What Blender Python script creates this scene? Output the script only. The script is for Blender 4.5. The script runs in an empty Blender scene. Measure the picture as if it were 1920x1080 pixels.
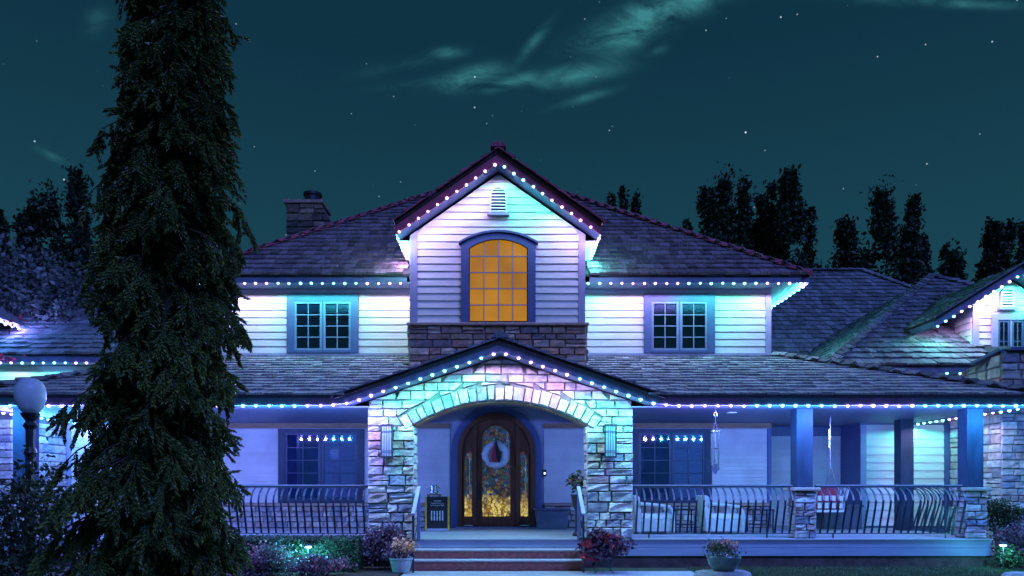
import bpy, math, random
import numpy as np
from mathutils import Vector, Matrix

random.seed(11)
RNG = np.random.default_rng(5)
R = random.uniform
SC = bpy.context.scene
COL = SC.collection

# ------------------------------------------------------------------ camera
EYE = 1.55
F = 1400.0                       # focal length in pixels of a 1920 px wide frame
cam_d = bpy.data.cameras.new('camera')
cam = bpy.data.objects.new('camera', cam_d)
COL.objects.link(cam)
cam.location = (0, 0, EYE)
cam.rotation_euler = (math.radians(90), 0, 0)
cam_d.sensor_width = 36.0
cam_d.lens = 36.0 * F / 1920.0
cam_d.shift_x = (960 - 945) / 1920.0
cam_d.shift_y = (910 - 540) / 1920.0
cam_d.clip_end = 1000
SC.camera = cam

def P(px, py, Y):
    """a measured point of the photograph, at depth Y: its X and Z in metres"""
    return ((px - 945) * Y / F, EYE + (910 - py) * Y / F)

# ------------------------------------------------------------------ world: night sky with stars and wisps
W = bpy.data.worlds.new('World')
SC.world = W
W.use_nodes = True
nt = W.node_tree
nt.nodes.clear()
def N(t, **k):
    n = nt.nodes.new(t)
    for a, b in k.items():
        setattr(n, a, b)
    return n
def math_n(op, a, b=None, c=None, clamp=False):
    n = N('ShaderNodeMath', operation=op, use_clamp=clamp)
    for i, v in enumerate((a, b, c)):
        if v is None:
            continue
        if isinstance(v, (int, float)):
            n.inputs[i].default_value = v
        else:
            nt.links.new(v, n.inputs[i])
    return n.outputs[0]
tc = N('ShaderNodeTexCoord')
sep = N('ShaderNodeSeparateXYZ')
nt.links.new(tc.outputs['Generated'], sep.inputs[0])
dx, dy, dz = sep.outputs
ramp = N('ShaderNodeValToRGB')
cr = ramp.color_ramp
cr.elements[0].position = 0.0
cr.elements[0].color = (0.012, 0.070, 0.100, 1)
cr.elements[1].position = 1.0
cr.elements[1].color = (0.004, 0.026, 0.052, 1)
e = cr.elements.new(0.25); e.color = (0.010, 0.058, 0.088, 1)
e = cr.elements.new(0.5); e.color = (0.005, 0.033, 0.058, 1)
nt.links.new(math_n('MAXIMUM', dz, 0.0), ramp.inputs[0])
# wisps of cloud, placed by direction: u = x/y, v = z/y
ysafe = math_n('MAXIMUM', dy, 0.02)
u = math_n('DIVIDE', dx, ysafe)
v = math_n('DIVIDE', dz, ysafe)
front = math_n('GREATER_THAN', dy, 0.05)
uv = N('ShaderNodeCombineXYZ')
nt.links.new(u, uv.inputs[0]); nt.links.new(v, uv.inputs[1])
mp = N('ShaderNodeMapping')
mp.inputs['Rotation'].default_value = (0, 0, math.radians(-20))
mp.inputs['Scale'].default_value = (9, 17, 1)
nt.links.new(uv.outputs[0], mp.inputs[0])
no = N('ShaderNodeTexNoise')
no.inputs['Scale'].default_value = 1.6; no.inputs['Detail'].default_value = 7; no.inputs['Roughness'].default_value = .62
no.inputs['Distortion'].default_value = .6
nt.links.new(mp.outputs[0], no.inputs[0])
nval = no.outputs[0]
CLOUDS = [  # px, py, half length, half width, tilt in degrees, strength
    (1195, 42, 105, 26, 22, 1.0), (1185, 72, 50, 22, 30, .7), (1275, 5, 95, 22, 14, .8),
    (880, 146, 62, 17, 14, .85), (955, 156, 48, 10, 15, .85), (1080, 140, 75, 17, 9, .95),
    (1100, 183, 55, 8, 16, .42), (840, 98, 28, 9, 5, .6), (1000, 80, 42, 9, 50, .55), (800, 155, 80, 8, 6, .25),
    (96, 292, 26, 7, -25, .55), (1232, 95, 18, 8, 20, .4), (180, 40, 30, 20, 60, .22), (1790, 6, 160, 9, -2, .45), (760, 120, 90, 12, 12, .15)]
tot = None
for (px, py, a, b, t, s) in CLOUDS:
    cu, cv = (px - 945) / F, (910 - py) / F
    ct, st = math.cos(math.radians(t)), math.sin(math.radians(t))
    du = math_n('SUBTRACT', u, cu); dv = math_n('SUBTRACT', v, cv)
    p = math_n('ADD', math_n('MULTIPLY', du, ct * F / a), math_n('MULTIPLY', dv, st * F / a))
    q = math_n('ADD', math_n('MULTIPLY', du, -st * F / b), math_n('MULTIPLY', dv, ct * F / b))
    d2 = math_n('ADD', math_n('MULTIPLY', p, p), math_n('MULTIPLY', q, q))
    m = math_n('MULTIPLY', math_n('EXPONENT', math_n('MULTIPLY', d2, -1.1)), s)
    tot = m if tot is None else math_n('ADD', tot, m)
thr = math_n('MULTIPLY', math_n('SUBTRACT', nval, 0.33, clamp=True), 3.6)
cl = math_n('MULTIPLY', math_n('MULTIPLY', tot, thr), front, clamp=True)
mixc = N('ShaderNodeMixRGB'); mixc.blend_type = 'MIX'
nt.links.new(cl, mixc.inputs[0]); nt.links.new(ramp.outputs[0], mixc.inputs[1])
mixc.inputs[2].default_value = (0.045, 0.23, 0.26, 1)
# stars
def stars(scale, rad, gain, seed):
    m2 = N('ShaderNodeMapping'); m2.inputs['Location'].default_value = (seed, seed * .7, seed * 1.3)
    nt.links.new(tc.outputs['Generated'], m2.inputs[0])
    vo = N('ShaderNodeTexVoronoi'); vo.inputs['Scale'].default_value = scale
    nt.links.new(m2.outputs[0], vo.inputs['Vector'])
    f = math_n('SUBTRACT', 1.0, math_n('DIVIDE', vo.outputs['Distance'], rad * scale), clamp=True)
    sc_ = N('ShaderNodeSeparateColor'); nt.links.new(vo.outputs['Color'], sc_.inputs[0])
    return math_n('MULTIPLY', f, math_n('MULTIPLY', math_n('POWER', sc_.outputs[0], 1.6), gain))
st_ = math_n('ADD', math_n('ADD', stars(26, .0013, 1.9, 3.1), stars(36, .0011, 1.3, 7.7)), stars(47, .0010, 1.1, 12.9))
addc = N('ShaderNodeMixRGB'); addc.blend_type = 'ADD'; addc.inputs[0].default_value = 1
cst = N('ShaderNodeCombineColor')
nt.links.new(math_n('MULTIPLY', st_, .75), cst.inputs[0]); nt.links.new(math_n('MULTIPLY', st_, .95), cst.inputs[1]); nt.links.new(st_, cst.inputs[2])
nt.links.new(mixc.outputs[0], addc.inputs[1]); nt.links.new(cst.outputs[0], addc.inputs[2])
bg = N('ShaderNodeBackground'); bg.inputs['Strength'].default_value = 1.0
nt.links.new(addc.outputs[0], bg.inputs['Color'])
wo = N('ShaderNodeOutputWorld'); nt.links.new(bg.outputs[0], wo.inputs[0])

# ------------------------------------------------------------------ the one distant light: dim violet blue moonlight
sun_d = bpy.data.lights.new('sun', 'SUN')
sun = bpy.data.objects.new('sun', sun_d); COL.objects.link(sun)
sun_d.energy = 2.5
sun_d.color = (0.15, 0.25, 1.0)
sun_d.angle = math.radians(20)
sun.rotation_euler = Vector((-0.40, 0.64, -0.66)).to_track_quat('-Z', 'Y').to_euler()

SC.view_settings.view_transform = 'Standard'
SC.view_settings.look = 'None'
SC.view_settings.exposure = 0.0
SC.view_settings.gamma = 1.0
SC.render.engine = 'CYCLES'
cy = SC.cycles
cy.use_denoising = True
try:
    cy.denoiser = 'OPENIMAGEDENOISE'
    cy.denoising_input_passes = 'RGB_ALBEDO_NORMAL'
except Exception:
    pass
cy.max_bounces = 6; cy.diffuse_bounces = 3; cy.glossy_bounces = 3; cy.transmission_bounces = 4; cy.transparent_max_bounces = 8
cy.caustics_reflective = False; cy.caustics_refractive = False
cy.sample_clamp_indirect = 6.0

# ------------------------------------------------------------------ materials
def mat(name, col, rough=.6, var=.15, scale=6., bump=0., bscale=60., island=0., ramp=None, metallic=0., wave=None, spec=.4, stretch=None, trans=0.):
    m = bpy.data.materials.new(name); m.use_nodes = True
    t = m.node_tree; n = t.nodes; L = t.links
    b = n['Principled BSDF']
    b.inputs['Roughness'].default_value = rough; b.inputs['Metallic'].default_value = metallic
    b.inputs['Specular IOR Level'].default_value = spec
    co = n.new('ShaderNodeTexCoord'); vec = co.outputs['Object']
    if stretch:
        mp_ = n.new('ShaderNodeMapping'); mp_.inputs['Scale'].default_value = stretch
        L.new(vec, mp_.inputs[0]); vec = mp_.outputs[0]
    nz = n.new('ShaderNodeTexNoise'); nz.inputs['Scale'].default_value = scale; nz.inputs['Detail'].default_value = 6
    L.new(vec, nz.inputs['Vector'])
    mx = n.new('ShaderNodeMapRange'); mx.inputs[1].default_value = .3; mx.inputs[2].default_value = .7
    mx.inputs[3].default_value = 1 - var; mx.inputs[4].default_value = 1 + var
    L.new(nz.outputs[0], mx.inputs[0])
    src = None
    if ramp or island:
        ge = n.new('ShaderNodeNewGeometry'); oi = n.new('ShaderNodeObjectInfo')
        ad = n.new('ShaderNodeMath'); ad.operation = 'ADD'
        L.new(ge.outputs['Random Per Island'], ad.inputs[0]); L.new(oi.outputs['Random'], ad.inputs[1])
        fr = n.new('ShaderNodeMath'); fr.operation = 'FRACT'; L.new(ad.outputs[0], fr.inputs[0])
    if ramp:
        rp = n.new('ShaderNodeValToRGB'); c = rp.color_ramp; c.interpolation = 'CONSTANT'
        while len(c.elements) < len(ramp):
            c.elements.new(.5)
        for i, q in enumerate(ramp):
            c.elements[i].position = i / len(ramp); c.elements[i].color = (*q, 1)
        L.new(fr.outputs[0], rp.inputs[0]); src = rp.outputs[0]
    else:
        rgb = n.new('ShaderNodeRGB'); rgb.outputs[0].default_value = (*col, 1); src = rgb.outputs[0]
    if island:
        mr = n.new('ShaderNodeMapRange'); mr.inputs[3].default_value = 1 - island; mr.inputs[4].default_value = 1 + island
        L.new(fr.outputs[0], mr.inputs[0])
        mu = n.new('ShaderNodeMath'); mu.operation = 'MULTIPLY'; L.new(mr.outputs[0], mu.inputs[0]); L.new(mx.outputs[0], mu.inputs[1])
        fac = mu.outputs[0]
    else:
        fac = mx.outputs[0]
    vm = n.new('ShaderNodeVectorMath'); vm.operation = 'SCALE'
    L.new(src, vm.inputs[0]); L.new(fac, vm.inputs['Scale'])
    L.new(vm.outputs[0], b.inputs['Base Color'])
    h = None
    if bump:
        n2 = n.new('ShaderNodeTexNoise'); n2.inputs['Scale'].default_value = bscale; n2.inputs['Detail'].default_value = 5
        L.new(vec, n2.inputs['Vector']); h = n2.outputs[0]
        dist = .02
    if wave:
        wv = n.new('ShaderNodeTexWave'); wv.bands_direction = wave[0]; wv.inputs['Scale'].default_value = wave[1]
        wv.wave_profile = 'SAW' if len(wave) < 3 else wave[2]
        L.new(co.outputs['Object'], wv.inputs['Vector']); h = wv.outputs['Fac']; bump = bump or .6
    if h is not None:
        bp = n.new('ShaderNodeBump'); bp.inputs['Strength'].default_value = bump; bp.inputs['Distance'].default_value = .02
        L.new(h, bp.inputs['Height']); L.new(bp.outputs[0], b.inputs['Normal'])
    if trans:
        tr = n.new('ShaderNodeBsdfTranslucent'); L.new(vm.outputs[0], tr.inputs[0])
        ms = n.new('ShaderNodeMixShader'); ms.inputs[0].default_value = trans
        L.new(b.outputs[0], ms.inputs[1]); L.new(tr.outputs[0], ms.inputs[2])
        L.new(ms.outputs[0], n['Material Output'].inputs[0])
    return m

def emit(name, col, strength):
    m = bpy.data.materials.new(name); m.use_nodes = True
    t = m.node_tree; t.nodes.clear()
    e_ = t.nodes.new('ShaderNodeEmission'); e_.inputs[0].default_value = (*col, 1); e_.inputs[1].default_value = strength
    o_ = t.nodes.new('ShaderNodeOutputMaterial'); t.links.new(e_.outputs[0], o_.inputs[0])
    return m

M = {}
M['siding'] = mat('cream_siding_paint', (.70, .68, .62), .55, .12, 1.7, .15, 40, island=.05, stretch=(1, 1, 6))
M['siding_low'] = mat('cream_lap_paint', (.62, .60, .60), .55, .14, 1.7, .1, 40, island=.05)
M['trim'] = mat('slate_trim_paint', (.085, .115, .24), .5, .10, 4, .08, 50)
M['trim_pale'] = mat('pale_trim_paint', (.36, .35, .48), .5, .08, 4, .08, 50)
M['fascia'] = mat('slate_fascia_paint', (.12, .135, .24), .5, .14, 4, .08, 50)
M['soffit'] = mat('beadboard_soffit_paint', (.19, .22, .34), .5, .05, 4, wave=('X', 4.2))
M['sash'] = mat('pale_sash_paint', (.20, .24, .38), .45, .06, 6)
M['shake'] = mat('weathered_cedar_shake', (.19, .18, .20), .8, .38, 9, .6, 30, island=.40, stretch=(3, .6, .6), spec=.25)
M['shake_pale'] = mat('silvered_cedar_shake', (.33, .31, .32), .8, .38, 9, .6, 30, island=.28, stretch=(3, .6, .6), spec=.25)
M['shake_glare'] = mat('glare_tinted_cedar_shake', (.21, .145, .165), .8, .38, 9, .6, 30, island=.42, stretch=(3, .6, .6), spec=.25)  # base colour reddened: maroon glare on the upper roof, put into the shakes
M['cap_glare'] = mat('glare_red_cedar_cap', (.38, .085, .12), .8, .3, 9, .6, 30, island=.3, stretch=(3, .6, .6), spec=.25)  # red-magenta glare painted into the ridge caps and gable shakes
M['fascia_glare'] = mat('glare_red_fascia', (.40, .07, .11), .6, .2, 5, .2, 40)  # gable fascia coloured red to imitate the reddish glare round its bulbs
M['sash_dark'] = mat('dark_sash_paint', (.035, .055, .11), .4, .08, 6)
M['post'] = mat('slate_post_paint', (.026, .042, .075), .5, .28, 7, .12, 40, stretch=(1, 1, .3))
M['roofdeck'] = mat('roof_underlay', (.03, .03, .035), .9, .2, 8)
M['stone'] = mat('split_face_stone', (.3, .3, .3), .85, .32, 9, .9, 22, island=.18, spec=.3, ramp=[
    (.50, .46, .44), (.36, .34, .37), (.55, .50, .47), (.42, .30, .28), (.26, .25, .30), (.48, .41, .37), (.54, .52, .53), (.38, .27, .26), (.46, .43, .44), (.58, .52, .45), (.42, .35, .35), (.22, .22, .27)])
M['stone_dark'] = mat('brown_ledge_stone', (.3, .3, .3), .85, .30, 9, .9, 22, island=.2, spec=.3, ramp=[
    (.40, .24, .17), (.32, .21, .17), (.48, .31, .21), (.22, .17, .17), (.52, .38, .30), (.38, .20, .14), (.44, .34, .28), (.30, .18, .15)])
M['mortar'] = mat('mortar', (.14, .135, .14), .95, .2, 20, .4, 80)
M['cap'] = mat('sandstone_cap', (.42, .30, .24), .8, .2, 9, .6, 40)
M['wood'] = mat('dark_mahogany', (.15, .050, .026), .35, .35, 3, .15, 30, stretch=(12, 12, 1))
M['board_wood'] = mat('cedar_board', (.30, .17, .10), .6, .25, 3, .2, 30, stretch=(1, 6, 6))
M['deck'] = mat('grey_deck_board', (.40, .40, .43), .55, .15, 4, .15, 40, island=.12, stretch=(.5, 8, 8))
M['deckface'] = mat('blue_grey_deck_fascia', (.26, .29, .40), .55, .12, 3, .15, 40, stretch=(.5, 1, 8))
M['brick'] = mat('red_brick_riser', (.38, .12, .11), .8, .3, 14, .6, 60)
M['skirt'] = mat('brown_skirt', (.14, .085, .085), .9, .35, 6, .6, 30)
M['iron'] = mat('black_iron', (.035, .04, .055), .32, .1, 20, spec=.6)
M['railtop'] = mat('worn_rail_top', (.32, .33, .36), .35, .15, 8, metallic=.3)
M['concrete'] = mat('concrete', (.38, .37, .37), .85, .16, 3, .4, 60)
M['lawn'] = mat('lawn_soil', (.035, .045, .02), .95, .3, 8, .6, 60)
M['soil'] = mat('bark_mulch', (.05, .03, .02), .95, .4, 20, .9, 60)
M['grass'] = mat('grass_blade', (.085, .11, .05), .6, .3, 3, island=.45, trans=.25)
M['spruce'] = mat('spruce_needles', (.11, .15, .035), .45, .6, 1.3, island=.45, trans=.25, ramp=[(.12, .15, .03), (.09, .14, .04), (.16, .17, .03), (.07, .11, .04)])
M['bark'] = mat('bark', (.06, .04, .03), .9, .4, 12, 1.0, 30)
M['leaf_dark'] = mat('dark_leaf', (.035, .055, .025), .5, .3, 3, island=.5, trans=.25)
M['leaf_mid'] = mat('green_leaf', (.06, .09, .035), .5, .3, 3, island=.45, trans=.25)
M['leaf_purple'] = mat('plum_leaf', (.16, .075, .12), .5, .3, 3, island=.5, trans=.25)
M['leaf_pale'] = mat('silvery_leaf', (.17, .16, .15), .5, .3, 3, island=.5, trans=.25)
M['hedge'] = mat('hedge_leaf', (.06, .085, .055), .5, .3, 3, island=.5, trans=.2)
M['petal_pink'] = mat('pink_petal', (.55, .20, .24), .6, .15, 10, island=.35, trans=.2)
M['petal_peach'] = mat('peach_petal', (.85, .45, .28), .6, .15, 10, island=.3, trans=.2)
M['petal_red'] = mat('red_petal', (.45, .03, .06), .6, .15, 10, island=.3, trans=.2)
M['white_wicker'] = mat('white_wicker', (.72, .70, .68), .6, .1, 10, wave=('Z', 30, 'SIN'))
M['cushion'] = mat('pale_cushion', (.74, .74, .70), .8, .08, 8, .3, 120)
M['red_cloth'] = mat('red_cushion', (.40, .03, .05), .8, .15, 8, .3, 120)
M['white_paint'] = mat('white_paint', (.7, .7, .7), .5, .08, 8)
M['dark_metal'] = mat('dark_metal', (.035, .035, .045), .4, .15, 12, metallic=.3)
M['alu'] = mat('aluminium_tube', (.55, .56, .6), .25, .05, 20, metallic=.9)
M['globe'] = mat('opal_globe', (.60, .66, .72), .35, .06, 4, trans=.3)
M['glaze'] = mat('glazed_pot', (.10, .17, .14), .25, .4, 7, spec=.6)
M['pot_white'] = mat('pale_pot', (.40, .42, .45), .5, .12, 8)
M['box_blue'] = mat('slate_crate', (.08, .10, .15), .6, .2, 6, .2, 30)
M['rock'] = mat('landscape_rock', (.30, .29, .28), .9, .3, 5, 1.0, 18)
M['gold'] = mat('gilt_frame', (.75, .48, .08), .35, .2, 10, metallic=.6)
M['chalkboard'] = mat('black_board', (.02, .02, .025), .4, .2, 8)
M['chalk'] = mat('chalk', (.7, .7, .68), .9, .1, 30)
M['blind'] = mat('window_blind', (.55, .57, .60), .7, .05, 4, wave=('Z', 8, 'SIN'))
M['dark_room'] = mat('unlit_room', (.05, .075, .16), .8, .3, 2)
M['chim'] = mat('chimney_stone', (.3, .3, .3), .9, .3, 9, .8, 22, island=.2, ramp=[(.15, .09, .07), (.22, .14, .10), (.09, .06, .055), (.18, .11, .08), (.26, .18, .13)])
M['fluff'] = mat('white_wreath_fibre', (.72, .72, .76), .9, .15, 30, .8, 80)
M['bulb_cyan'] = emit('cyan_bulb', (.20, .78, 1.0), 8.0)
M['bulb_lilac'] = emit('lilac_bulb', (.58, .38, 1.0), 8.0)
M['spot_cyan'] = emit('cyan_garden_lamp', (.4, .95, 1.0), 10)
M['doorbell'] = emit('doorbell_led', (.7, .9, 1.0), 3)

def glass_mat():
    m = bpy.data.materials.new('window_glass'); m.use_nodes = True
    t = m.node_tree; n = t.nodes; n.clear()
    g = n.new('ShaderNodeBsdfGlossy'); g.inputs['Roughness'].default_value = .03; g.inputs[0].default_value = (.9, .95, 1, 1)
    tr = n.new('ShaderNodeBsdfTransparent'); tr.inputs[0].default_value = (.75, .82, .95, 1)
    nz = n.new('ShaderNodeTexNoise'); nz.inputs['Scale'].default_value = 1.3
    bp = n.new('ShaderNodeBump'); bp.inputs['Strength'].default_value = .02; n.id_data.links.new(nz.outputs[0], bp.inputs['Height'])
    n.id_data.links.new(bp.outputs[0], g.inputs['Normal'])
    fr = n.new('ShaderNodeFresnel'); fr.inputs[0].default_value = 1.5
    ad = n.new('ShaderNodeMath'); ad.operation = 'ADD'; ad.inputs[1].default_value = .07; t.links.new(fr.outputs[0], ad.inputs[0])
    mx = n.new('ShaderNodeMixShader'); t.links.new(ad.outputs[0], mx.inputs[0]); t.links.new(tr.outputs[0], mx.inputs[1]); t.links.new(g.outputs[0], mx.inputs[2])
    o = n.new('ShaderNodeOutputMaterial'); t.links.new(mx.outputs[0], o.inputs[0])
    return m
M['glass'] = glass_mat()

def lit_pane(name, stained):
    """a lit window: plain amber glass, or leaded glass with a lit hall behind its foot"""
    m = bpy.data.materials.new(name); m.use_nodes = True
    t = m.node_tree; n = t.nodes; L = t.links
    b = n['Principled BSDF']; b.inputs['Roughness'].default_value = .12; b.inputs['Base Color'].default_value = (.02, .02, .03, 1)
    co = n.new('ShaderNodeTexCoord')
    if not stained:
        nz = n.new('ShaderNodeTexNoise'); nz.inputs['Scale'].default_value = 1.7; nz.inputs['Detail'].default_value = 3; L.new(co.outputs['Object'], nz.inputs['Vector'])
        rp = n.new('ShaderNodeValToRGB'); rp.color_ramp.elements[0].position = .3; rp.color_ramp.elements[1].position = .75
        rp.color_ramp.elements[0].color = (.38, .155, .003, 1); rp.color_ramp.elements[1].color = (.50, .22, .006, 1)
        L.new(nz.outputs[0], rp.inputs[0]); L.new(rp.outputs[0], b.inputs['Emission Color'])
        oi = n.new('ShaderNodeObjectInfo'); mr = n.new('ShaderNodeMapRange'); mr.inputs[3].default_value = .78; mr.inputs[4].default_value = 1.18
        L.new(oi.outputs['Random'], mr.inputs[0]); L.new(mr.outputs[0], b.inputs['Emission Strength'])
        return m
    vo = n.new('ShaderNodeTexVoronoi'); vo.inputs['Scale'].default_value = 15
    ms_ = n.new('ShaderNodeMapping'); ms_.inputs['Scale'].default_value = (1, 1, .9); L.new(co.outputs['Object'], ms_.inputs[0]); L.new(ms_.outputs[0], vo.inputs['Vector'])
    rp = n.new('ShaderNodeValToRGB'); c = rp.color_ramp; c.interpolation = 'CONSTANT'
    cols = [(.02, .05, .08), (.10, .07, .02), (.03, .04, .06), (.06, .12, .20), (.015, .02, .02), (.09, .07, .02), (.02, .07, .05), (.03, .06, .12), (.10, .03, .03), (.02, .03, .05)]
    while len(c.elements) < len(cols):
        c.elements.new(.5)
    for i, q in enumerate(cols):
        c.elements[i].position = i / len(cols); c.elements[i].color = (*q, 1)
    sc_ = n.new('ShaderNodeSeparateColor'); L.new(vo.outputs['Color'], sc_.inputs[0]); L.new(sc_.outputs[0], rp.inputs[0])
    sx = n.new('ShaderNodeSeparateXYZ'); L.new(co.outputs['Object'], sx.inputs[0])
    nz = n.new('ShaderNodeTexNoise'); nz.inputs['Scale'].default_value = 9; nz.inputs['Detail'].default_value = 4
    L.new(ms_.outputs[0], nz.inputs['Vector'])
    mr = n.new('ShaderNodeMapRange'); mr.inputs[1].default_value = 1.40; mr.inputs[2].default_value = 1.12; mr.inputs[3].default_value = 0; mr.inputs[4].default_value = 1
    az = n.new('ShaderNodeMath'); az.operation = 'MULTIPLY_ADD'; az.inputs[1].default_value = -.22; L.new(sc_.outputs[2], az.inputs[0]); L.new(sx.outputs[2], az.inputs[2])
    az2 = n.new('ShaderNodeMath'); az2.operation = 'ADD'; az2.inputs[1].default_value = .11; L.new(az.outputs[0], az2.inputs[0])
    L.new(az2.outputs[0], mr.inputs[0])
    yel = n.new('ShaderNodeValToRGB'); yc_ = yel.color_ramp
    ycols = [(.40, .24, .02), (.80, .56, .07), (.22, .10, .01), (.62, .42, .04), (.95, .74, .20), (.30, .22, .06)]
    while len(yc_.elements) < len(ycols):
        yc_.elements.new(.5)
    for i, q in enumerate(ycols):
        yc_.elements[i].position = i / len(ycols); yc_.elements[i].color = (*q, 1)
    yn = n.new('ShaderNodeMath'); yn.operation = 'MULTIPLY_ADD'; yn.inputs[1].default_value = .55; L.new(nz.outputs[0], yn.inputs[0])
    ys = n.new('ShaderNodeMath'); ys.operation = 'MULTIPLY'; ys.inputs[1].default_value = .5; L.new(sc_.outputs[1], ys.inputs[0]); L.new(ys.outputs[0], yn.inputs[2])
    L.new(yn.outputs[0], yel.inputs[0])
    ve = n.new('ShaderNodeTexVoronoi'); ve.feature = 'DISTANCE_TO_EDGE'; ve.inputs['Scale'].default_value = 15; L.new(ms_.outputs[0], ve.inputs['Vector'])
    ed = n.new('ShaderNodeMapRange'); ed.inputs[1].default_value = .02; ed.inputs[2].default_value = .10; ed.inputs[3].default_value = .15; ed.inputs[4].default_value = 1; L.new(ve.outputs['Distance'], ed.inputs[0])
    mx0 = n.new('ShaderNodeMixRGB'); L.new(mr.outputs[0], mx0.inputs[0]); L.new(rp.outputs[0], mx0.inputs[1]); L.new(yel.outputs[0], mx0.inputs[2])
    mx = n.new('ShaderNodeVectorMath'); mx.operation = 'SCALE'; L.new(mx0.outputs[0], mx.inputs[0]); L.new(ed.outputs[0], mx.inputs['Scale'])
    L.new(mx.outputs[0], b.inputs['Emission Color']); b.inputs['Emission Strength'].default_value = .85
    return m
M['amber'] = lit_pane('amber_lit_glass', False)
M['stained'] = lit_pane('leaded_lit_glass', True)

# ------------------------------------------------------------------ mesh helpers
class MB:
    def __init__(s):
        s.v = []; s.f = []
    def add(s, vs, fs):
        o = len(s.v); s.v.extend(vs); s.f.extend([tuple(i + o for i in f) for f in fs]); return s
    def box(s, x0, x1, y0, y1, z0, z1):
        return s.add([(x0, y0, z0), (x1, y0, z0), (x1, y1, z0), (x0, y1, z0), (x0, y0, z1), (x1, y0, z1), (x1, y1, z1), (x0, y1, z1)],
                     [(0, 3, 2, 1), (4, 5, 6, 7), (0, 1, 5, 4), (1, 2, 6, 5), (2, 3, 7, 6), (3, 0, 4, 7)])
    def prism(s, poly, y0, y1):
        """polygon of (x, z), extruded along y"""
        n = len(poly)
        return s.add([(x, y0, z) for x, z in poly] + [(x, y1, z) for x, z in poly],
                     [tuple(range(n)), tuple(range(2 * n - 1, n - 1, -1))] + [(i, i + n, (i + 1) % n + n, (i + 1) % n) for i in range(n)])
    def slab(s, pts, d):
        """3D polygon thickened by vector d"""
        n = len(pts); d = Vector(d)
        return s.add([tuple(p) for p in pts] + [tuple(Vector(p) + d) for p in pts],
                     [tuple(range(n)), tuple(range(2 * n - 1, n - 1, -1))] + [(i, i + n, (i + 1) % n + n, (i + 1) % n) for i in range(n)])
    def ring(s, outer, inner, y0, y1, closed=False):
        """band between two polylines of (x, z), extruded along y"""
        n = len(outer)
        vs = [(x, y0, z) for x, z in outer] + [(x, y0, z) for x, z in inner] + [(x, y1, z) for x, z in outer] + [(x, y1, z) for x, z in inner]
        fs = []
        for i in range(n if closed else n - 1):
            j = (i + 1) % n
            fs += [(i, j, n + j, n + i), (2 * n + j, 2 * n + i, 3 * n + i, 3 * n + j), (i, 2 * n + i, 2 * n + j, j), (n + j, 3 * n + j, 3 * n + i, n + i)]
        if not closed:
            fs += [(0, n, 3 * n, 2 * n), (n - 1, 3 * n - 1, 4 * n - 1, 2 * n - 1)]
        return s.add(vs, fs)
    def tube(s, pts, r, n=6, cap=True):
        pts = [Vector(p) for p in pts]; vs = []; fs = []
        rr = r if isinstance(r, (list, tuple)) else [r] * len(pts)
        for i, p in enumerate(pts):
            d = (pts[min(i + 1, len(pts) - 1)] - pts[max(i - 1, 0)]).normalized()
            a = d.cross(Vector((0, 0, 1)))
            if a.length < .05:
                a = d.cross(Vector((1, 0, 0)))
            a.normalize(); b = d.cross(a)
            for k in range(n):
                t = 2 * math.pi * k / n
                vs.append(tuple(p + (a * math.cos(t) + b * math.sin(t)) * rr[i]))
        for i in range(len(pts) - 1):
            for k in range(n):
                fs.append((i * n + k, i * n + (k + 1) % n, (i + 1) * n + (k + 1) % n, (i + 1) * n + k))
        if cap:
            fs += [tuple(range(n)), tuple(range(len(vs) - 1, len(vs) - n - 1, -1))]
        return s.add(vs, fs)
    def lathe(s, prof, c=(0, 0, 0), n=16):
        vs = []; fs = []
        for r, z in prof:
            for k in range(n):
                t = 2 * math.pi * k / n
                vs.append((c[0] + r * math.cos(t), c[1] + r * math.sin(t), c[2] + z))
        for i in range(len(prof) - 1):
            for k in range(n):
                fs.append((i * n + k, i * n + (k + 1) % n, (i + 1) * n + (k + 1) % n, (i + 1) * n + k))
        fs += [tuple(range(n - 1, -1, -1)), tuple(range(len(vs) - n, len(vs)))]
        return s.add(vs, fs)
    def mesh(s, name, m, smooth=False):
        me = bpy.data.meshes.new(name); me.from_pydata(s.v, [], s.f); me.materials.append(m)
        if smooth:
            me.polygons.foreach_set('use_smooth', [True] * len(me.polygons))
        return me
    def build(s, name, m, parent=None, smooth=False, stuff=False, bevel=0):
        o = bpy.data.objects.new(name, s.mesh(name, m, smooth)); COL.objects.link(o)
        if parent is not None:
            put(o, parent)
        if stuff:
            o['kind'] = 'stuff'
        if bevel:
            b = o.modifiers.new('bevel', 'BEVEL'); b.width = bevel; b.segments = 2; b.limit_method = 'ANGLE'
        return o

LOCAL = set()
def put(o, parent):
    """parent o, whose mesh is in world metres unless the parent is a thing built in its own coordinates"""
    o.parent = parent
    if parent.type == 'EMPTY' and parent.name not in LOCAL:
        o.matrix_parent_inverse = Matrix.Translation(-parent.location)

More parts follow.
